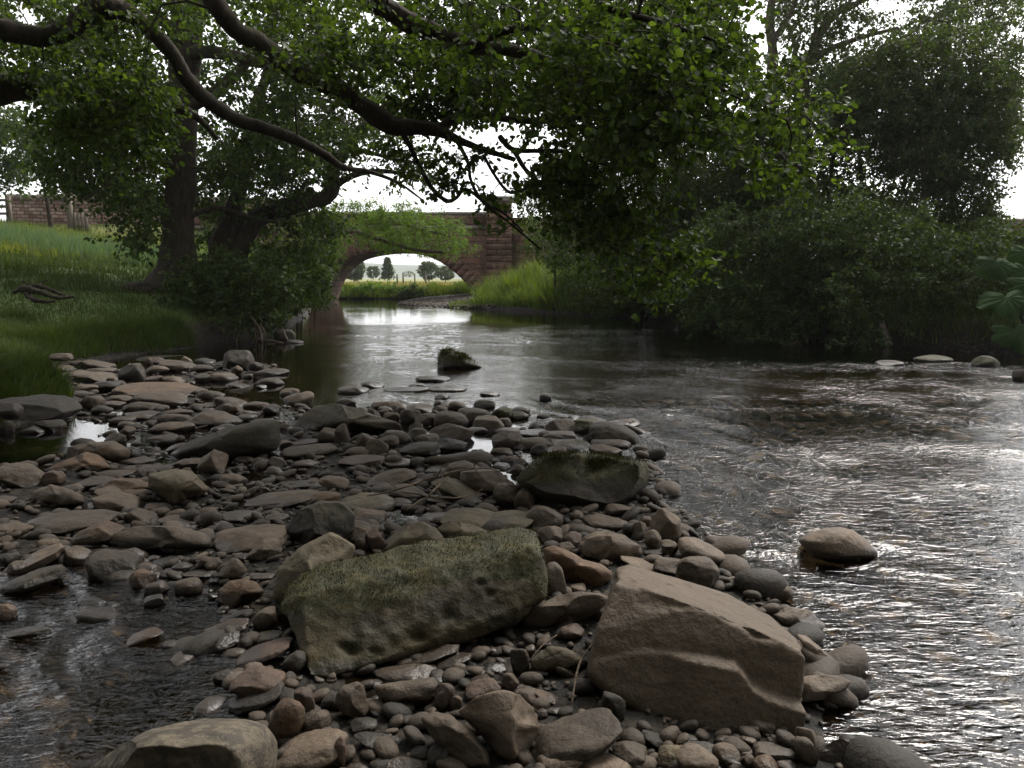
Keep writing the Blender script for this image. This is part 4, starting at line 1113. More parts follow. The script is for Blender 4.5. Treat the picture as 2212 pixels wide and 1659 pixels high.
cl = np.concatenate([
    poly_points([(95, 200), (380, 180), (380, 470), (330, 470), (250, 420), (170, 410), (100, 380), (70, 300)], 310, rg, 14.2, 18.5, 0.0, 1.6, 1),
    poly_points([(230, 430), (380, 380), (370, 560), (330, 560), (270, 520)], 50, rg, 15, 17, -.3, 1.2, 1),
    poly_points([(400, 90), (620, 60), (800, 150), (860, 260), (740, 300), (600, 380), (420, 420)], 270, rg, 14.5, 19, 0.05, 1.6, 2),
    poly_points([(0, -30), (720, -30), (700, 80), (420, 110), (200, 90), (0, 130)], 150, rg, 14.5, 18, 0.0, 1.6, 3),
    poly_points([(-300, -400), (900, -400), (900, -30), (-300, -30)], 70, rg, 14, 19, 0.1, 2, 3)[0:70:3]])
_u, _v = proj(cl)
cl = cl[~((np.abs(_u - 392) < 75) & (_v > 60) & (cl[:, 1] < 16.9))]
make_tree('alder_tree', pt(372, 640, 16.3) * [1, 1, 0] + [0, 0, bz], 'straight thick-trunked alder standing on the left grass bank', 'tree',
          [limb_pts(L) for L in (T1, T1b, T1c, T1d, T1e, T1f, T1g, T1h)], cl, 'bark', 'leaf_mid', 5, 0.085, 'oval', 0.62, 6, 9, 0.03)

# ---- the crooked twin-stemmed alder behind it
T2a = [(478, 570, 56, 18.6), (480, 530, 50, 18.6), (498, 475, 38, 18.7), (522, 390, 32, 18.9), (534, 320, 28, 19.0), (545, 262, 26, 19.0), (562, 205, 22, 19.1), (580, 150, 18, 19.2), (600, 60, 14, 19.3)]
T2b = [(500, 580, 70, 18.7), (510, 540, 52, 18.7), (545, 482, 42, 18.8), (600, 455, 38, 19.0), (660, 436, 36, 19.2), (702, 428, 34, 19.4), (718, 402, 32, 19.5), (722, 368, 28, 19.6), (745, 325, 26, 19.7), (790, 272, 20, 19.8), (840, 220, 12, 20)]
T2c = [(720, 405, 20, 19.5), (750, 385, 15, 19.4), (790, 372, 12, 19.3), (850, 372, 9, 19.2), (905, 392, 6, 19.1)]
T2d = [(545, 262, 20, 19.0), (570, 240, 18, 19.0), (610, 222, 15, 18.9), (680, 215, 12, 18.8), (740, 225, 7, 18.7)]
T2e = [(750, 320, 14, 19.7), (800, 330, 9, 19.5), (880, 350, 7, 19.3), (960, 345, 4, 19.0)]
cl = np.concatenate([
    poly_points([(430, 270), (560, 230), (720, 260), (760, 330), (700, 420), (600, 440), (430, 480)], 190, rg, 17.8, 21, -0.1, 1.5, 4),
    poly_points([(700, 240), (900, 260), (960, 330), (940, 380), (860, 400), (760, 360)], 60, rg, 18.3, 21, 0.05, 1.3, 5),
    poly_points([(430, 440), (700, 440), (740, 470), (700, 540), (440, 560)], 130, rg, 18.5, 22, -0.3, 1.5, 6),
    poly_points([(560, 60), (900, 100), (900, 260), (600, 250)], 60, rg, 18.3, 21, 0.1, 1.5, 7)])
b2 = pt(490, 580, 18.7)
make_tree('alder_tree', (b2[0], b2[1], landz(b2[0], b2[1])), 'crooked twin-stemmed alder leaning right over the water behind the straight trunk', 'tree',
          [limb_pts(L) for L in (T2a, T2b, T2c, T2d, T2e)], cl, 'bark', 'leaf_mid', 6, 0.085, 'oval', 0.6, 6, 9, 0.028)

# ---- young ash leaning in front of the bridge
T3 = [(640, 590, 26, 24), (660, 540, 20, 24), (700, 490, 14, 24), (760, 500, 11, 23.8), (830, 520, 9, 23.6), (900, 540, 8, 23.4), (960, 545, 6, 23.3)]
T3b = [(690, 495, 12, 24), (760, 465, 9, 24), (850, 480, 7, 23.8), (930, 500, 5, 23.6), (990, 515, 4, 23.4)]
cl = np.concatenate([
    poly_points([(700, 445), (760, 435), (860, 442), (960, 460), (1000, 490), (1015, 540), (960, 545), (930, 550), (860, 530), (760, 530), (690, 545)], 185, rg, 22.6, 25.5, -0.15, 1.2, 8),
    poly_points([(640, 470), (740, 470), (750, 530), (700, 600), (660, 640), (610, 600)], 90, rg, 23, 26, -0.5, 1.2, 8)])
b3 = pt(640, 590, 24)
make_tree('ash_tree', (b3[0], b3[1], landz(b3[0], b3[1])), 'young bright green ash spreading low in front of the bridge arch', 'tree', [limb_pts(L) for L in (T3, T3b)], cl,
          'bark_grey', 'leaf_bright', 7, 0.10, 'slim', 0.42, 6, 12, 0.02)

def shrub(name, label, poly, n, y0, y1, leaf, seed, size=0.07, kind='small', rad=0.35, gap=-0.5, stems=5, cat='shrub', nsub=5, nleaf=9, bark='bark', group=None, flat=.6, gscale=1.1):
    r2 = np.random.default_rng(seed)
    cl = poly_points(poly, n, r2, y0, y1, gap, gscale, seed)
    bx, by = cl[:, 0].mean(), cl[:, 1].mean()
    cl = cl[cl[:, 2] > np.maximum(land(cl[:, 0], cl[:, 1]), 0) - 0.05]
    limbs = []
    xs = np.quantile(cl[:, 0], np.linspace(0.12, 0.88, stems))
    for x in xs:
        y = by + r2.uniform(-.3, .3) * (y1 - y0)
        for _ in range(30):
            if landz(x, y) > 0.12: break
            y += 0.25; x += 0.06 * np.sign(x)
        z0 = landz(x, y) - 0.1
        near = cl[np.abs(cl[:, 0] - x) < (cl[:, 0].max() - cl[:, 0].min()) / stems]
        zt = np.quantile(near[:, 2], 0.8) if len(near) else z0 + 1
        h = max(zt - z0, .3); rr = 0.012 + 0.012 * h
        dx, dy = r2.uniform(-.2, .2, 2) * h
        limbs.append([[x, y, z0, rr * 1.5], [x + dx * .3, y + dy * .3, z0 + h * .35, rr], [x + dx * .5, y + dy * .8, z0 + h * .7, rr * .7], [x + dx, y + dy, z0 + h, rr * .35]])
    return make_tree(name, (bx, by, max(landz(bx, by), 0)), label, cat, limbs, cl, bark, leaf, seed, size, kind, rad, nsub, nleaf, 0.012, False, group, 'stem', 'foliage', flat=flat)

shrub('bush', 'dark bramble and bush mass hanging over the water at the foot of the straight alder', [(330, 640), (400, 560), (470, 545), (540, 560), (620, 560), (640, 600), (600, 680), (560, 715), (480, 735), (400, 735), (350, 700)], 330, 14.6, 17.5, 'leaf_dark', 31, 0.075, 'oval', .4)
shrub('bush', 'leafy green bush overhanging the river just left of the bridge arch', [(560, 570), (680, 545), (715, 560), (710, 620), (690, 655), (640, 668), (600, 690), (560, 690)], 170, 18, 22, 'leaf_mid', 32, 0.09, 'oval', .45)
shrub('tree', 'tree in the distance at the left edge beyond the field gate', [(-60, 225), (40, 228), (70, 260), (84, 320), (60, 375), (25, 412), (-60, 415)], 120, 33, 37, 'leaf_mid', 33, 0.2, 'small', .9, stems=2, cat='tree')
shrub('bush', 'low bush on the far side of the roadside wall at left', [(40, 425), (130, 418), (240, 400), (330, 400), (330, 430), (200, 434), (60, 432)], 60, 43, 46, 'leaf_mid', 34, 0.2, 'small', .7, stems=3)

# ---- right bank
shrub('willow_bush', 'mid-green willow bush beyond the tall grass, right of the bridge', [(1135, 480), (1210, 455), (1290, 470), (1400, 560), (1440, 640), (1450, 682), (1310, 684), (1230, 660), (1200, 560), (1140, 540)], 520, 23.5, 28, 'leaf_mid', 41, 0.13, 'slim', .5)
shrub('spruce_tree', 'dark feathery evergreen mass filling the right bank behind the hanging alder leaves', [(1120, 430), (1190, 340), (1330, 260), (1480, 240), (1680, 260), (1730, 330), (1700, 500), (1680, 660), (1500, 690), (1420, 640), (1300, 560), (1200, 470)], 1300, 19, 24, 'leaf_dark', 42, 0.15, 'slim', .6, stems=5, cat='tree', nleaf=10)
shrub('alder_bush', 'dark small-leaved alder scrub overhanging the right bank', [(1480, 540), (1560, 450), (1640, 480), (1720, 400), (1800, 470), (1850, 500), (1850, 740), (1740, 742), (1640, 726), (1480, 700)], 900, 14.2, 19, 'leaf_dark', 43, 0.07, 'small', .38, nleaf=11, gap=-.15, gscale=1.7)
shrub('hawthorn_bush', 'dense dark hawthorn scrub with grey stems on the bank at far right', [(1780, 480), (1850, 410), (1920, 470), (2000, 450), (2060, 520), (2130, 480), (2230, 540), (2260, 760), (2080, 752), (1950, 745), (1820, 742)], 1100, 13.0, 18, 'leaf_dark', 44, 0.066, 'small', .36, nleaf=11, gap=-.15, gscale=1.7)
shrub('birch_bush', 'grey-green bushy tree rising behind the scrub in the right half', [(1560, 300), (1640, 200), (1720, 150), (1850, 130), (1960, 180), (2060, 300), (2130, 420), (2150, 500), (1880, 500), (1600, 480)], 780, 19.3, 24, 'leaf_ash', 45, 0.095, 'small', .75, gap=.0, stems=4, cat='tree', gscale=2.4)
A1 = [(1672, 330, 30, 20), (1669, 200, 26, 20), (1669, 120, 22, 20), (1667, 84, 20, 20), (1663, 40, 18, 20), (1670, -10, 16, 20), (1690, -120, 10, 20)]
A1b = [(1668, 90, 14, 20), (1692, 55, 12, 20), (1712, 20, 10, 20), (1735, -40, 8, 20)]
A2 = [(1730, 330, 28, 20), (1735, 220, 24, 20), (1739, 150, 22, 20), (1756, 112, 20, 20), (1773, 70, 19, 20), (1806, 28, 16, 20), (1856, 5, 12, 19.8), (1920, -30, 8, 19.5)]
A2b = [(1700, 165, 20, 20), (1720, 142, 18, 20), (1756, 125, 15, 20), (1806, 100, 12, 19.8), (1873, 78, 9, 19.6), (1940, 60, 6, 19.4)]
A2c = [(1755, 115, 10, 20), (1762, 60, 8, 20), (1768, 0, 7, 20)]
A3 = [(1720, 150, 8, 20), (1716, 100, 7, 20), (1700, 50, 6, 20)]
cl = np.concatenate([poly_points([(1650, -60), (2212, -60), (2212, 40), (2120, 60), (1950, 120), (1860, 180), (1780, 200), (1700, 130)], 360, rg, 18, 22, 0.0, 1.3, 12),
                     poly_points([(1780, 150), (1980, 60), (2150, 50), (2200, 200), (2190, 330), (2100, 420), (1950, 380), (1850, 300), (1760, 280)], 760, rg, 17, 21, -0.05, 1.3, 13),
                     poly_points([(1350, -700), (1800, -700), (1950, -60), (1350, -60)], 420, rg, 18, 22, 0.0, 2.0, 13)])
ab = pt(1700, 500, 20)
make_tree('ash_tree', (ab[0], ab[1], landz(ab[0], ab[1])), 'tall ash with forking bare limbs against the sky at upper right', 'tree',
          [[[ab[0], 20, landz(ab[0], 20) - .1, .3], [*pt(1695, 400, 20), .24], *limb_pts(A1)]] + [[[*pt(1695, 400, 20), .2], *limb_pts(A2)]] + [limb_pts(L) for L in (A1b, A2b, A2c, A3)], cl, 'bark_grey', 'leaf_ash', 14, 0.085, 'small', .55, 6, 9, 0.022)
B1 = [(1998, 560, 13, 18), (1996, 480, 11, 18), (1994, 400, 9, 18), (1993, 301, 8, 18), (1985, 200, 6, 18), (1990, 80, 4, 18)]
B2 = [(2040, 560, 9, 18.3), (2052, 460, 7, 18.3), (2057, 380, 6, 18.3), (2060, 301, 5, 18.3), (2080, 180, 3, 18.3)]
B3 = [(2005, 300, 4, 18), (2012, 240, 4, 18), (2020, 160, 3, 18)]
cl = np.concatenate([poly_points([(1900, 150), (2050, 60), (2190, 130), (2212, 250), (2190, 360), (2120, 300), (2060, 300), (1900, 330)], 260, rg, 16.8, 19, 0.05, 1.0, 15),
                     poly_points([(1880, 380), (2000, 300), (2130, 380), (2180, 440), (2120, 490), (1900, 490)], 170, rg, 16.8, 19, 0.15, 1.0, 15),
                     poly_points([(2150, 40), (2230, 20), (2230, 300), (2190, 260)], 30, rg, 15, 17, -0.3, 1.0, 15)])
bb = pt(2000, 560, 18)
make_tree('birch_tree', (bb[0], bb[1], landz(bb[0], bb[1])), 'slim pale-stemmed tree with loose leaves against the sky at right', 'tree', [limb_pts(L) for L in (B1, B2, B3)], cl, 'bark_grey', 'leaf_ash', 15, 0.075, 'small', .42, 6, 9, 0.01)
shrub('hedge', 'tall unkempt hedge closing the view behind the right bank scrub', [(1430, 400), (1500, 340), (1600, 390), (1680, 300), (1800, 400), (1900, 420), (2050, 488), (2300, 500), (2300, 640), (1430, 680)], 900, 23, 27, 'leaf_dark', 46, 0.17, 'small', .6, gap=-.9, stems=7, cat='hedge')

# ------------------------------------------------------------------ the bridge
def mat_masonry(name, c0, c1, mort, sx=1.0, pale=0.25):
    t = NT(name)
    geo = t.n("ShaderNodeNewGeometry"); pos = geo.outputs['Position']
    sp_ = t.n("ShaderNodeSeparateXYZ"); t.l(pos, sp_.inputs[0])
    cb = t.n("ShaderNodeCombineXYZ")
    t.l(t.math('ADD', sp_.outputs[0], t.math('MULTIPLY', sp_.outputs[1], 0.73)), cb.inputs[0]); t.l(sp_.outputs[2], cb.inputs[1])
    wob = t.n("ShaderNodeVectorMath", operation='ADD')
    nz = t.n("ShaderNodeTexNoise"); nz.inputs['Scale'].default_value = 2.0; t.l(pos, nz.inputs['Vector'])
    sc = t.n("ShaderNodeVectorMath", operation='SCALE'); t.l(nz.outputs['Color'], sc.inputs[0]); sc.inputs['Scale'].default_value = 0.09
    t.l(cb.outputs[0], wob.inputs[0]); t.l(sc.outputs[0], wob.inputs[1])
    br = t.n("ShaderNodeTexBrick"); t.l(wob.outputs[0], br.inputs['Vector'])
    br.inputs['Scale'].default_value = 1.0; br.inputs['Brick Width'].default_value = 0.62 * sx; br.inputs['Row Height'].default_value = 0.27 * sx
    br.inputs['Mortar Size'].default_value = 0.022; br.inputs['Mortar Smooth'].default_value = 0.4; br.inputs['Bias'].default_value = 0.0
    br.inputs['Color1'].default_value = (*c0, 1); br.inputs['Color2'].default_value = (*c1, 1); br.inputs['Mortar'].default_value = (*mort, 1)
    b2 = t.ramp(t.noise(pos, 1.3, 5, 0.65), (0.35, 0.6), (0.65, 1.3))
    c = t.mix(1.0, br.outputs['Color'], b2, 'MULTIPLY')
    c = t.mix(0.5, c, t.ramp(t.noise(pos, 14, 4, 0.65), (0.3, 0.6), (0.7, 1.35)), 'MULTIPLY')
    li = t.ramp(t.noise(pos, 3.1, 5, 0.8), (0.62, 0.0), (0.7, pale))
    c = t.mix(li, c, (0.42, 0.37, 0.32))
    mo = t.ramp(t.noise(pos, 1.9, 5, 0.7, 0.3), (0.58, 0.0), (0.72, 0.6))
    c = t.mix(mo, c, (0.045, 0.055, 0.02))
    h = t.math('ADD', t.math('MULTIPLY', br.outputs['Fac'], -1.0), t.math('MULTIPLY', t.noise(pos, 9, 4, 0.6), 0.7))
    return t.done(t.bsdf(c, 0.9, t.bump(h, 0.9, 0.06), 0.2))
M['masonry'] = mat_masonry('red_sandstone_masonry', (0.085, 0.045, 0.032), (0.135, 0.078, 0.056), (0.05, 0.036, 0.027))
M['wallstone'] = mat_masonry('field_wall_masonry', (0.12, 0.065, 0.05), (0.26, 0.19, 0.15), (0.07, 0.05, 0.04), 0.6, 0.9)
M['coping'] = mat_masonry('coping_stone', (0.13, 0.11, 0.09), (0.2, 0.175, 0.15), (0.08, 0.07, 0.06), 1.3, 0.5)

def bridge():
    YF, TH = 38.5, 4.6
    X = lambda u: (u - 1106) / F * YF * 1.0 / cp * cp
    px = lambda u, v: pt(u, v, YF)
    root = empty('stone_bridge', (px(855, 640)[0], YF, 0), 'old red sandstone arch bridge over the river with parapet and square pier', 'bridge')
    arc = catmull([[*px(u, v)[[0, 2]]] for u, v in [(684, 664), (692, 634), (704, 604), (724, 579), (752, 558), (800, 546), (855, 542), (905, 548), (950, 565), (986, 591), (1012, 617), (1036, 643), (1052, 662)]], 5)
    zs = px(900, 494)[2]; zt = px(900, 458)[2]; x0, x1 = px(560, 500)[0] - 4, px(1105, 500)[0]
    # walls above the arch: column strips front and back, closed by the vault
    xs = np.unique(np.concatenate([np.linspace(x0, x1, 60), arc[:, 0]]))
    zb = np.interp(xs, arc[:, 0], arc[:, 1], left=-0.6, right=-0.6)
    V, q = [], []
    for yy in (YF, YF + TH):
        b = len(V)
        for x, z in zip(xs, zb): V += [[x, yy, z], [x, yy, zs]]
        for i in range(len(xs) - 1):
            f = [b + 2 * i, b + 2 * i + 2, b + 2 * i + 3, b + 2 * i + 1]
            q.append(f if yy == YF else f[::-1])
    b = len(V)
    V += [[x0, YF, zs], [x1, YF, zs], [x1, YF + TH, zs], [x0, YF + TH, zs]]; q.append([b, b + 1, b + 2, b + 3])
    part('spandrel_wall', V, [np.array(q)], M['masonry'], root, False)
    V, q = [], []
    for x, z in arc: V += [[x, YF, z], [x, YF + TH, z]]
    for i in range(len(arc) - 1): q.append([2 * i, 2 * i + 1, 2 * i + 3, 2 * i + 2])
    part('vault', V, [np.array(q)], M['masonry'], root, True)
    mb = MB(); n = 34
    s = np.concatenate([[0], np.cumsum(np.hypot(*np.diff(arc, axis=0).T))]); t_ = np.linspace(0, s[-1], n + 1)
    ax, az = np.interp(t_, s, arc[:, 0]), np.interp(t_, s, arc[:, 1])
    tx, tz = np.gradient(ax), np.gradient(az); l = np.hypot(tx, tz); nx, nz = -tz / l, tx / l
    r2 = np.random.default_rng(3)
    for i in range(n):
        d = 0.62 + r2.uniform(-.02, .02); f = YF - 0.05 - r2.uniform(0, .03); g = 0.012
        pts = []
        for yy in (f, YF + 0.25):
            for k, e in ((i, 0.02), (i + 1, -0.02)):
                cx, cz = ax[k] + tx[k] / l[k] * e, az[k] + tz[k] / l[k] * e
                pts += [[cx - nx[k] * g, yy, cz - nz[k] * g], [cx + nx[k] * d, yy, cz + nz[k] * d]]
        mb.add(pts, [[0, 1, 3, 2], [4, 6, 7, 5], [0, 4, 5, 1], [2, 3, 7, 6], [0, 2, 6, 4], [1, 5, 7, 3]])
    part('arch_ring', mb.V(), mb.faces(), M['masonry'], root, False)
    mb = MB(); mb.box(x0, x1, YF - 0.12, YF + 0.3, zs, zs + 0.13); part('string_course', mb.V(), mb.faces(), M['coping'], root, False)
    mb = MB(); mb.box(x0, x1, YF + 0.0, YF + 0.42, zs + 0.13, zt - 0.16); mb.box(x0, x1, YF + TH - .42, YF + TH, zs, zt - .16); part('parapet', mb.V(), mb.faces(), M['masonry'], root, False)
    mb = MB(); x = x0
    while x < x1:
        w = r2.uniform(.6, 1.0); mb.box(x, min(x + w - .015, x1), YF - 0.06, YF + .48, zt - .158, zt + r2.uniform(-.02, .03)); x += w
    part('coping', mb.V(), mb.faces(), M['coping'], root, False)
    # pier: rough courses that stand in and out
    pl, pr = px(1050, 500)[0], px(1106, 500)[0]
    ztop = px(1080, 437)[2]
    mb = MB(); z = -0.5; k = 0
    while z < ztop - .02:
        h = min(r2.uniform(.26, .34), ztop - z)
        cut = [pl, pl + (pr - pl) * (0.4 if k % 2 else 0.62), pr]
        for a, b in zip(cut[:-1], cut[1:]):
            e = r2.uniform(0, .05)
            mb.box(a + .01, b - .01, YF - 0.3 - e, YF - 0.004, z + .012, z + h - .012, .006)
        z += h; k += 1
    mb.box(pl + .03, pr - .03, YF - .27, YF - .006, -0.5, ztop - .03)
    pier = part('pier', mb.V(), mb.faces(), M['masonry'], root, False)
    mb = MB(); mb.box(pl - .12, pr + .12, YF - .42, YF + .55, ztop, ztop + .16); mb.box(pl - .02, pr + .02, YF - .3, YF + .45, ztop + .16, ztop + .26)
    mb.box(pl + .03, pr - .03, YF + .002, YF + .43, zt + .04, ztop - .001)
    cp_ = part('capstone', mb.V(), mb.faces(), M['coping'], root, False)
    mb = MB(); mb.box(x1 + .001, x1 + 10, YF - 0.0, YF + .5, -0.3, px(1200, 470)[2])
    part('abutment_wall', mb.V(), mb.faces(), M['masonry'], root, False)
bridge()

def wall_run(name, label, P0, P1, h, th, seed, cat='wall', z=None):
    r2 = np.random.default_rng(seed)
    P0, P1 = np.array(P0, float), np.array(P1, float)
    root = empty(name, (P0 + P1) / 2, label, cat)
    L = np.linalg.norm((P1 - P0)[:2]); d = (P1 - P0)[:2] / L; nrm = np.array([d[1], -d[0]])
    n = 40
    V, q = [], []
    for i in range(n + 1):
        c = P0 + (P1 - P0) * i / n
        hh = h + 0.04 * math.sin(i * .9) + r2.uniform(-.02, .02)
        for o_, zz in ((th / 2, -.6), (th / 2 * .85, hh), (-th / 2 * .85, hh), (-th / 2, -.6)):
            V.append([c[0] + nrm[0] * o_, c[1] + nrm[1] * o_, c[2] + zz])
    for i in range(n):
        a = i * 4
        for k in range(3): q.append([a + k, a + 4 + k, a + 5 + k, a + 1 + k])
    part('masonry', V, [np.array(q)], M['wallstone'], root, False)
    mb = MB(); s = 0
    B, Fc = rock_shape(5, 2, 4, .8, .1, .7)
    while s < L:
        w = r2.uniform(.25, .5)
        c = P0 + (P1 - P0) * (s + w / 2) / L + [0, 0, h + .07]
        W = B * np.array([w * .5, th * .58, .13 + r2.uniform(0, .05)])
        W = np.stack([W[:, 0] * d[0] + W[:, 1] * nrm[0], W[:, 0] * d[1] + W[:, 1] * nrm[1], W[:, 2]], -1) + c
        mb.add(W, None, Fc); s += w * .93
    part('coping', mb.V(), mb.faces(), M['coping'], root)
p = pt(20, 489, 38.5); q_ = pt(640, 500, 40.5)
wall_run('roadside_wall', 'rough red and pale stone wall along the road at the left', p, [q_[0], q_[1], p[2] + .0], 1.3, .5, 2)
p = pt(2060, 560, 28); wall_run('field_wall', 'low stone wall glimpsed behind the scrub at the far right', [p[0], 28, 1.9], [p[0] + 9, 27, 1.9], pt(2100, 487, 28)[2] - 1.9, .5, 3)

def wood_mat():
    t = NT('weathered_wood'); co = t.coord('Object')
    mp = t.n("ShaderNodeMapping"); mp.inputs['Scale'].default_value = (1, 1, .15); t.l(co, mp.inputs[0])
    a = t.noise(mp.outputs[0], 30, 4, .6)
    return t.done(t.bsdf(t.ramp(a, (0.3, (0.07, 0.058, 0.045)), (0.7, (0.16, 0.135, 0.11))), 0.85, t.bump(a, .5, .01), .2))
M['wood'] = wood_mat()
def fence_left():
    root = empty('field_fence', pt(8, 480, 37), 'short run of wooden post and rail fence at the left edge', 'fence')
    for u in (-30, 22):
        a = pt(u, 482, 37); mb = MB(); mb.box(a[0] - .09, a[0] + .09, 36.9, 37.08, a[2] - .3, pt(u, 424, 37)[2], .004); part('post', mb.V(), mb.faces(), M['wood'], root, False)
    for v in (433, 447, 462):
        a, b = pt(-60, v, 37), pt(20, v + 1, 37); mb = MB(); mb.box(a[0], b[0], 36.82, 36.88, a[2] - .06, a[2] + .06, .004); part('rail', mb.V(), mb.faces(), M['wood'], root, False)
    a = pt(154, 500, 37.4); root = empty('gate', a, 'small wooden paling gate with a tall post against the roadside wall', 'gate')
    mb = MB(); mb.box(a[0] - .1, a[0] + .1, 37.3, 37.5, a[2] - .3, pt(154, 412, 37.4)[2], .004); part('post', mb.V(), mb.faces(), M['wood'], root, False)
    for u in (163, 171, 179, 187):
        c = pt(u, 499, 37.4); mb = MB(); mb.box(c[0] - .06, c[0] + .06, 37.42, 37.47, c[2] - .2, pt(u, 462 - (u % 3) * 3, 37.4)[2], .006); part('paling', mb.V(), mb.faces(), M['wood'], root, False)
    for v in (470, 488):
        c, d = pt(156, v, 37.4), pt(190, v, 37.4); mb = MB(); mb.box(c[0], d[0], 37.475, 37.52, c[2] - .05, c[2] + .05, .004); part('rail', mb.V(), mb.faces(), M['wood'], root, False)
fence_left()

# ------------------------------------------------------------------ the country beyond the arch
def hills():
    root = MB(); n = 160
    xs = np.linspace(-1500, 1500, n); V = []
    for x in xs:
        h = 26 + 16 * math.sin(x / 310 + 1) + 9 * math.sin(x / 90)
        V += [[x, 1380, 0.5], [x, 1500, h], [x, 1750, h * 1.15], [x, 2100, 0.0]]
    q = [[i * 4 + k, i * 4 + 4 + k, i * 4 + 5 + k, i * 4 + 1 + k] for i in range(n - 1) for k in range(3)]
    t = NT('far_hill_grass'); geo = t.n("ShaderNodeNewGeometry")
    m = t.done(t.bsdf(t.ramp(t.noise(geo.outputs['Position'], .01, 4), (0.4, (0.06, 0.08, 0.04)), (0.6, (0.10, 0.12, 0.06))), .95))
    tag(obj('hills', mesh_data('hills', V, [np.array(q)]), m), kind='structure')
    V = [[x, y, z] for x in (-1800, 1800) for y, z in ((240, .3), (1500, .2))]
    tag(obj('far_fields', mesh_data('far_fields', V, [np.array([[0, 2, 3, 1]])]), m), kind='structure')
hills()
def far_tree(name, label, u, vb, vt, w, Y, leaf='hill_leaf', seed=1, cone=False, n=150):
    r2 = np.random.default_rng(seed)
    b, tp = pt(u, vb, Y), pt(u, vt, Y)
    h = tp[2] - b[2]; W = w * Y / F / 2
    zz = r2.uniform(0.03, 1, n)
    rad = W * (np.sqrt(np.clip(1 - ((zz - .5) / .52) ** 2, 0.02, 1)) if not cone else (1 - zz) ** .8 * (.6 + .4 * np.abs(np.sin(zz * 16))))
    a = r2.uniform(0, 6.28, n); rr = rad * np.sqrt(r2.uniform(.1, 1, n))
    cl = np.stack([b[0] + rr * np.cos(a), Y + rr * np.sin(a), b[2] + zz * h], -1)
    make_tree(name, (b[0], Y, b[2]), label, 'tree', [[[b[0], Y, b[2] - .3, h * .03], [b[0] + .1, Y, b[2] + h * .5, h * .02], [b[0], Y, b[2] + h * .95, h * .006]]], cl, 'bark_grey', leaf, seed, h * .07, 'small', h * .13, 6, 6, .05, False, 'trees in the fields beyond the bridge')
far_tree('conifer_tree', 'feathery conifer standing in the meadow, centred under the arch', 838, 600, 558, 34, 95, seed=61, cone=True, n=200)
far_tree('field_tree', 'small round bush-like tree just left of the conifer under the arch', 806, 600, 575, 30, 110, seed=62)
far_tree('field_tree', 'broad tree seen at the left side of the arch opening', 765, 602, 553, 46, 90, seed=63, n=220)
far_tree('field_tree', 'tree under the right haunch of the arch, left of two', 925, 602, 566, 46, 85, seed=64, n=200)
far_tree('field_tree', 'darker tree tucked against the right haunch of the arch', 962, 604, 576, 40, 80, seed=65, n=200)
far_tree('field_tree', 'little pale tree between the conifer and the right trees', 883, 598, 586, 26, 190, seed=66, n=80)
for i, (u, v0, v1) in enumerate([(871, 604, 589), (896, 604, 591), (858, 602, 592), (920, 606, 594)]):
    a = pt(u, v0, 72); mb = MB(); mb.box(a[0] - .06, a[0] + .06, 71.95, 72.07, a[2] - .5, pt(u, v1, 72)[2], .01)
    o = obj('fence_post', mesh_data('fence_post', mb.V() - a, mb.faces(), False), M['wood'], None, a)
    tag(o, ['tallest fence post in the meadow under the arch', 'fence post right of the tallest one under the arch', 'fence post left of the tallest one under the arch', 'rightmost fence post in the meadow under the arch'][i], 'fence post', 'fence posts in the meadow')
shrub('bush', 'bright leafy scrub on the far bank under the arch', [(735, 622), (790, 612), (850, 618), (900, 622), (900, 648), (735, 650)], 150, 45.7, 47.5, 'leaf_bright', 71, .15, 'small', .4, stems=3)
shrub('bush', 'darker tangled scrub low on the far bank under the arch', [(860, 624), (890, 616), (925, 625), (930, 642), (870, 648)], 110, 45.5, 46.6, 'leaf_mid', 72, .12, 'small', .35, stems=1)

# ------------------------------------------------------------------ grass
def grass(name, label, P, L, W, lean, mat, seed, kind='stuff'):
    r2 = np.random.default_rng(seed)
    n = len(P)
    N = r2.normal(0, .22, (n, 3)); N[:, 2] = 1; N /= np.linalg.norm(N, axis=1)[:, None]
    V, q, t = blades(P, N, L, W, lean, r2)
    o = obj(name, mesh_data(name, V, [q, t], False), M[mat])
    tag(o, label, 'grass', None, kind)
def bank_pts(n, y0, y1, seed, tl0=0.05, power=2.0, xmin=-.8):
    r2 = np.random.default_rng(seed)
    y = y0 + (y1 - y0) * r2.uniform(0, 1, n) ** power
    e = np.interp(y, LB[:, 0], LB[:, 1])
    x = r2.uniform(0, 1, n) * (e - tl0 - y * xmin) + y * xmin
    P = np.stack([x, y, land(x, y) - .01], -1)
    c = noise(P * np.array([1.6, 1.6, 0]), 401)
    return P, c
P, c = bank_pts(110000, 6.3, 38, 1)
h = (0.05 + 0.09 * sm(c, -.5, .6)) * RNG.uniform(.5, 1.6, len(P)) * (1 + P[:, 1] / 40)
grass('grass', 'short green grass covering the left bank', P, h, 0.004 + P[:, 1] * .0006, .7, 'grass', 2)
P, c = bank_pts(34000, 17, 37.5, 3, power=1.0)
P = P[P[:, 0] < np.interp(P[:, 1], LB[:, 0], LB[:, 1]) - 2.5 - 0.9 * np.clip(24 - P[:, 1], 0, 8) + 0.6 * noise(P * np.array([.8, .8, 0]), 77)]
grass('meadow_grass', 'yellowing long meadow grass on the upper left bank', P, RNG.uniform(.15, .4, len(P)), RNG.uniform(.015, .03, len(P)), .5, 'meadow', 4)
r2 = np.random.default_rng(9)
cc = np.stack([r2.uniform(-17, -9.4, 170), r2.uniform(21, 27, 170)], -1)
cc = cc[cc[:, 0] < np.interp(cc[:, 1], LB[:, 0], LB[:, 1]) - 2.2]
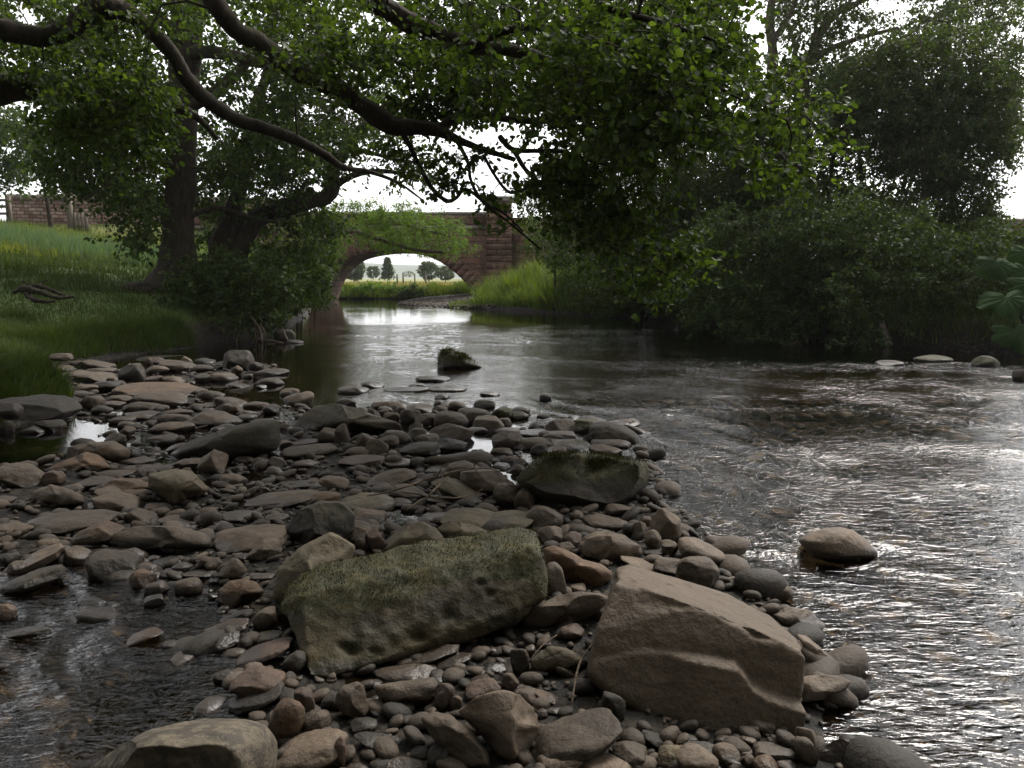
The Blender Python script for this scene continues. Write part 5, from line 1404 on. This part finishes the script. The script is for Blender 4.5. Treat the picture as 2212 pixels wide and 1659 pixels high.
k = r2.integers(0, len(cc), 9000); x = cc[k, 0] + r2.normal(0, .16, 9000); y = cc[k, 1] + r2.normal(0, .16, 9000)
grass('rushes', 'blue-green rushes in clumps across the left meadow', np.stack([x, y, land(x, y) - .02], -1), r2.uniform(.3, .75, 9000), r2.uniform(.012, .02, 9000), .35, 'rush', 5)
# overhanging fringe along the edge of the left bank
y = r2.uniform(6.2, 14, 16000); e = np.interp(y, LB[:, 0], LB[:, 1]); x = e - r2.uniform(-.02, .35, len(y))
grass('bank_fringe_grass', 'longer grass drooping over the edge of the left bank', np.stack([x, y, land(x, y) - .01], -1), r2.uniform(.08, .28, len(y)), r2.uniform(.006, .011, len(y)), 1.2, 'grass', 6)
# tall bright grass by the bridge
n = 24000; y = r2.uniform(24.5, 35, n); x = np.interp(y, RB[:, 0], RB[:, 1]) + .05 + r2.uniform(0, 1, n) ** 1.3 * 6; ok = (x > -1.5 + 0 * y) & (x < 5.2); x, y = x[ok], y[ok]
grass('tall_grass', 'tall bright green grass on the right bank in front of the bridge', np.stack([x, y, land(x, y) - .02], -1), r2.uniform(.3, 1.0, len(x)) * (0.6 + 0.7 * sm(noise(np.stack([x, y, 0 * x], -1) * 1.1, 6), -.5, .5)), r2.uniform(.02, .04, len(x)), .7, 'grass_tall', 7)
n = 9000; x = r2.uniform(-10.5, -2.2, n); y = r2.uniform(45.4, 47.5, n)
grass('bank_grass', 'tall green grass along the far bank seen through the arch', np.stack([x, y, np.maximum(land(x, y), .1)], -1), r2.uniform(.18, .45, n) * (1 + .6 * (x > -5)) * (0.7 + 0.6 * sm(noise(np.stack([x, y, 0 * x], -1) * 1.3, 5), -.5, .5)), r2.uniform(.02, .045, n), .4, 'grass_tall', 8)
n = 16000; y = 47 + 80 * r2.uniform(0, 1, n) ** 2; x = r2.uniform(-.27, -.03, n) * y
grass('hay_meadow', 'pale seeding hay meadow beyond the bridge', np.stack([x, y, land(x, y)], -1), r2.uniform(.2, .42, n), r2.uniform(.03, .07, n), .5, 'hay', 9)
n = 2600; x = r2.uniform(-2.6, -.8, n); y = r2.uniform(31.5, 34, n)
grass('spit_grass', 'sparse low grass on the shingle spit under the bridge', np.stack([x, y, land(x, y)], -1), r2.uniform(.05, .2, n), r2.uniform(.012, .025, n), .6, 'grass_tall', 10)
# grass below the scrub of the right bank
n = 16000; y = r2.uniform(11, 28, n); x = np.interp(y, RB[:, 0], RB[:, 1]) + r2.uniform(.1, 2.5, n)
grass('right_bank_grass', 'rank dark grass under the right bank scrub', np.stack([x, y, land(x, y) - .02], -1), r2.uniform(.15, .5, n), r2.uniform(.01, .025, n), .8, 'grass', 11)

# shingle of the spit
def spit():
    r2 = np.random.default_rng(77); mb = MB(); n = 5000
    y = r2.uniform(30, 44, n); x = np.interp(y, RB[:, 0], RB[:, 1]) + r2.uniform(-.4, 5.0, n)
    z = land(x, y); ok = z > -.06; x, y, z = x[ok], y[ok], z[ok]; n = len(x)
    B, Fc = rock_shape(800, 2, 4, .85, .1, .7)
    s = r2.uniform(.04, .2, n); a = r2.uniform(0, 6.28, n)
    W = B[None] * np.stack([s * .6, s * .45, s * .3], -1)[:, None, :]
    W = np.stack([W[..., 0] * np.cos(a)[:, None] - W[..., 1] * np.sin(a)[:, None] + x[:, None], W[..., 0] * np.sin(a)[:, None] + W[..., 1] * np.cos(a)[:, None] + y[:, None], W[..., 2] + z[:, None] + .02], -1)
    mb.add(W.reshape(-1, 3), None, (Fc[None] + (np.arange(n) * len(B))[:, None, None]).reshape(-1, 3))
    tag(obj('shingle', mesh_data('shingle', mb.V(), mb.faces()), bpy.data.materials['pebble_material']), 'shingle spit of small stones below the bridge', 'shingle', None, 'stuff')
spit()

# ------------------------------------------------------------------ small things
def wood_thing(name, label, cat, lines, mat, partname='branch', zs=None, sides=6, rough=.2):
    L0 = lines[0][0]
    root = None
    for i, L in enumerate(lines):
        pts_ = []
        for p in L:
            if zs is not None: g = gnd(p[0], p[1], zs if len(p) < 4 else p[3])
            else: g = pt(p[0], p[1], p[3])
            pts_.append([*g, p[2] * .5 * g[1] / F])
        if root is None: root = empty(name, pts_[0][:3], label, cat)
        mb = MB(); tube(mb, pts_, sides, rough, 40 + i, 5)
        part(partname if i == 0 else 'side_' + partname, mb.V(), mb.faces(), M[mat], root)
h5 = lambda L: [(*f5(a, b), w, z) for a, b, w, z in L]
wood_thing('driftwood_branch', 'bare forked driftwood branch lying across the stones', 'branch',
           [h5([(170, 1562, 3, .15), (290, 1540, 4, .17), (420, 1502, 5, .2), (530, 1462, 5, .2), (620, 1440, 6, .22), (700, 1412, 6, .23), (790, 1395, 5, .24), (870, 1385, 4, .25), (960, 1380, 4, .24), (1010, 1395, 3, .22), (1055, 1420, 2, .2)]),
            h5([(400, 1535, 4, .2), (500, 1548, 5, .2), (590, 1570, 5, .2), (680, 1572, 5, .2), (750, 1575, 4, .2), (850, 1552, 3, .2), (925, 1518, 2, .22)]),
            h5([(700, 1440, 5, .23), (650, 1480, 5, .22), (600, 1530, 5, .22), (560, 1570, 5, .2), (490, 1610, 4, .18), (430, 1650, 4, .16)]),
            h5([(875, 1345, 2, .3), (868, 1372, 3, .26), (890, 1410, 3, .24), (932, 1462, 2, .2)]), h5([(655, 1385, 2, .3), (640, 1410, 3, .25), (622, 1440, 3, .22)]),
            h5([(285, 1448, 2, .22), (320, 1480, 3, .2), (365, 1512, 3, .18)]), h5([(630, 1515, 2, .24), (640, 1545, 3, .22), (648, 1572, 3, .2)])], 'twig', zs=.2)
h8 = lambda L: [(*f8(a, b), w, z) for a, b, w, z in L]
wood_thing('dead_stem', 'dry straw-coloured plant stem standing between the mossy boulder and the tan slab', 'dead stem',
           [h8([(1718, 592, 4, .20), (1660, 800, 4, .16), (1600, 890, 5, .14), (1552, 960, 5, .12), (1520, 1060, 6, .10), (1500, 1180, 5, .07), (1478, 1320, 4, .03)]),
            h8([(1395, 800, 2, .13), (1300, 870, 3, .12), (1230, 950, 2, .10)])], 'deadstraw' if 'deadstraw' in M else 'twig', 'stem', zs=.1)
wood_thing('fallen_root', 'mossy torn root lying on the grass of the left bank', 'root',
           [[(28, 632, 6, 11.9), (50, 624, 11, 11.9), (80, 628, 14, 11.9), (105, 638, 11, 11.8), (135, 643, 8, 11.8), (160, 640, 5, 11.8)],
            [(60, 628, 9, 12.1), (78, 618, 8, 12.1), (110, 626, 7, 12), (148, 642, 5, 12)], [(55, 632, 10, 11.9), (70, 645, 10, 11.8), (95, 652, 8, 11.7), (120, 650, 4, 11.7)], [(80, 622, 6, 12.1), (92, 611, 4, 12.3), (102, 604, 3, 12.3)], [(70, 630, 6, 12), (62, 614, 4, 12), (48, 607, 3, 12)]], 'bark', 'root', sides=14, rough=.75)
wood_thing('exposed_root', 'tangle of pale roots trailing into the water below the overhanging bush', 'roots',
           [[(520, 660, 8, 15.2), (545, 690, 7, 15.1), (562, 712, 6, 15), (566, 738, 5, 14.9)], [(550, 690, 3, 15.1), (552, 720, 3, 15), (548, 738, 3, 15)], [(562, 700, 3, 15.1), (572, 720, 3, 15), (574, 740, 2, 15)], [(555, 700, 3, 15.1), (558, 725, 2, 15), (556, 740, 2, 15)],
            [(545, 733, 3, 15), (580, 735, 4, 15), (615, 741, 3, 14.9)], [(612, 712, 3, 15.2), (618, 728, 4, 15), (625, 740, 4, 15)], [(505, 690, 5, 15), (510, 720, 5, 14.9), (512, 742, 5, 14.8)]], 'bark_grey', 'root')
wood_thing('bleached_stump', 'pale bleached root stub dipping into the river below the right bank scrub', 'stump',
           [[(1903, 690, 9, 14.2), (1909, 715, 14, 14.1), (1916, 735, 14, 14), (1923, 748, 16, 13.9)], [(1905, 700, 4, 14.2), (1895, 720, 4, 14.1), (1893, 742, 3, 14)], [(1912, 705, 3, 14.2), (1920, 722, 3, 14), (1932, 744, 2, 14)]], 'wood', 'root')
wood_thing('bleached_stump', 'short reddish snag at the water edge under the alder scrub', 'stump',
           [[(1738, 712, 6, 15), (1740, 725, 8, 14.9), (1743, 740, 7, 14.8)], [(1730, 722, 3, 15), (1738, 730, 4, 14.9)]], 'wood', 'root')

def butterbur():
    r2 = np.random.default_rng(8)
    b = pt(2235, 748, 12.2); b[2] = landz(b[0], b[1])
    root = empty('butterbur_plant', b, 'huge pale green lobed leaves of a riverside plant at the right edge', 'plant')
    for (u, v, r, Y, tx, tz) in [(2125, 568, 48, 12.4, .3, .5), (2185, 585, 50, 12.2, -.2, .4), (2145, 645, 62, 11.9, .2, .9), (2200, 610, 52, 12.0, -.3, .6), (2205, 660, 48, 11.9, .1, .8), (2165, 715, 56, 11.7, .3, .7), (2225, 705, 50, 11.8, -.2, .8), (2190, 548, 44, 12.6, .1, .3), (2240, 570, 48, 12.3, 0, .5)]:
        u += 30; r *= .85
        c = pt(u, v, Y); Rr = r * Y / F
        n = 48; rings = 5
        N = np.array([-.25 + tx * .3, -.75, .55 + tz * .3]); N /= np.linalg.norm(N)
        S = np.cross(N, [0, 0, 1]); S /= np.linalg.norm(S); T = np.cross(S, N)
        V = [c]
        for k in range(1, rings + 1):
            f = k / rings
            for i in range(n):
                a = 2 * math.pi * i / n
                lob = 1 + .13 * math.cos(5 * a + tx * 9) + .08 * math.cos(9 * a + tz * 5) + .05 * math.cos(23 * a + tx * 4) + .05 * r2.normal()
                notch = 1 - .75 * math.exp(-((a - math.pi / 2 + math.pi) % (2 * math.pi) - math.pi) ** 2 / .05) * (1 if f > .3 else 0)
                rr = Rr * f * (1 + (lob - 1) * f) * notch
                w = -.34 * Rr * f ** 3 * (1 + .5 * math.sin(2 * a + tz * 7)) + .035 * Rr * math.cos(11 * a) * f * (1 - f) * 4 + .012 * Rr * r2.normal() * f
                V.append(c + S * math.cos(a) * rr + T * math.sin(a) * rr * .8 + N * w)
        t = [[0, 1 + i, 1 + (i + 1) % n] for i in range(n)]
        q = [[1 + (k - 1) * n + i, 1 + k * n + i, 1 + k * n + (i + 1) % n, 1 + (k - 1) * n + (i + 1) % n] for k in range(1, rings) for i in range(n)]
        lf = part('leaf', V, [np.array(q), np.array(t)], M['leaf_big'], root)
        mb = MB(); tube(mb, [[*b, .02], *[[*(b + (c - b) * f + np.array([0, 0, .15 * math.sin(3.14 * f)])), .014] for f in (.4, .75)], [*c, .01]], 6, .1)
        part('leaf_stalk', mb.V(), mb.faces(), M['leaf_big'], root)
butterbur()

# unseen trees added around the photographer to shade the near bank
for i, (x, y, w, h) in enumerate([(-7.5, -5.0, 5.0, 10), (1.0, -6.5, 5.5, 11), (-10.5, 1.5, 3.6, 9), (-3.6, -2.6, 4.6, 9), (9.5, -5.5, 5.0, 10), (4.5, -13, 6.0, 11), (-5, -13, 6.0, 11)]):
    r2 = np.random.default_rng(90 + i); n = 520
    a = r2.normal(size=(n, 3)); a /= np.linalg.norm(a, axis=1)[:, None]; a *= r2.uniform(.3, 1, n)[:, None] ** .5
    z0 = landz(x, y)
    make_tree('bankside_tree', (x, y, z0), ['broad tree on the bank behind the photographer, left', 'broad tree on the bank right behind the photographer', 'broad tree on the left bank beside the photographer', 'low spreading tree right above the photographer', 'tree behind the photographer on the river side', 'tree farthest behind the photographer, right', 'tree farthest behind the photographer, left'][i], 'tree',
              [[[x, y, z0 - .2, .3], [x + .1, y, z0 + h * .4, .2], [x, y, z0 + h * .9, .05]]], np.array([x, y, z0 + h * (.78 if i == 3 else .5)]) + a * np.array([w, w, h * (.22 if i == 3 else .5)]), 'bark', 'leaf_mid', 90 + i, .2, 'small', .9, 5, 8, .03, False)

# ------------------------------------------------------------------ thin summer haze over the fields
def haze():
    bm = bmesh.new(); bmesh.ops.create_cube(bm, size=1)
    me = bpy.data.meshes.new('haze')
    for v in bm.verts: v.co = (v.co.x * 4200, v.co.y * 2400 + 1050, v.co.z * 104 + 48)
    bm.to_mesh(me); bm.free()
    t = NT('haze_air'); v = t.n("ShaderNodeVolumePrincipled")
    v.inputs['Color'].default_value = (0.9, 0.93, 0.97, 1); v.inputs['Density'].default_value = 0.0003; v.inputs['Anisotropy'].default_value = 0.2
    t.l(v.outputs[0], t.out.inputs['Volume'])
    tag(obj('haze', me, t.m), 'thin haze that pales the far fields and hills', 'haze', None, 'stuff')
haze()
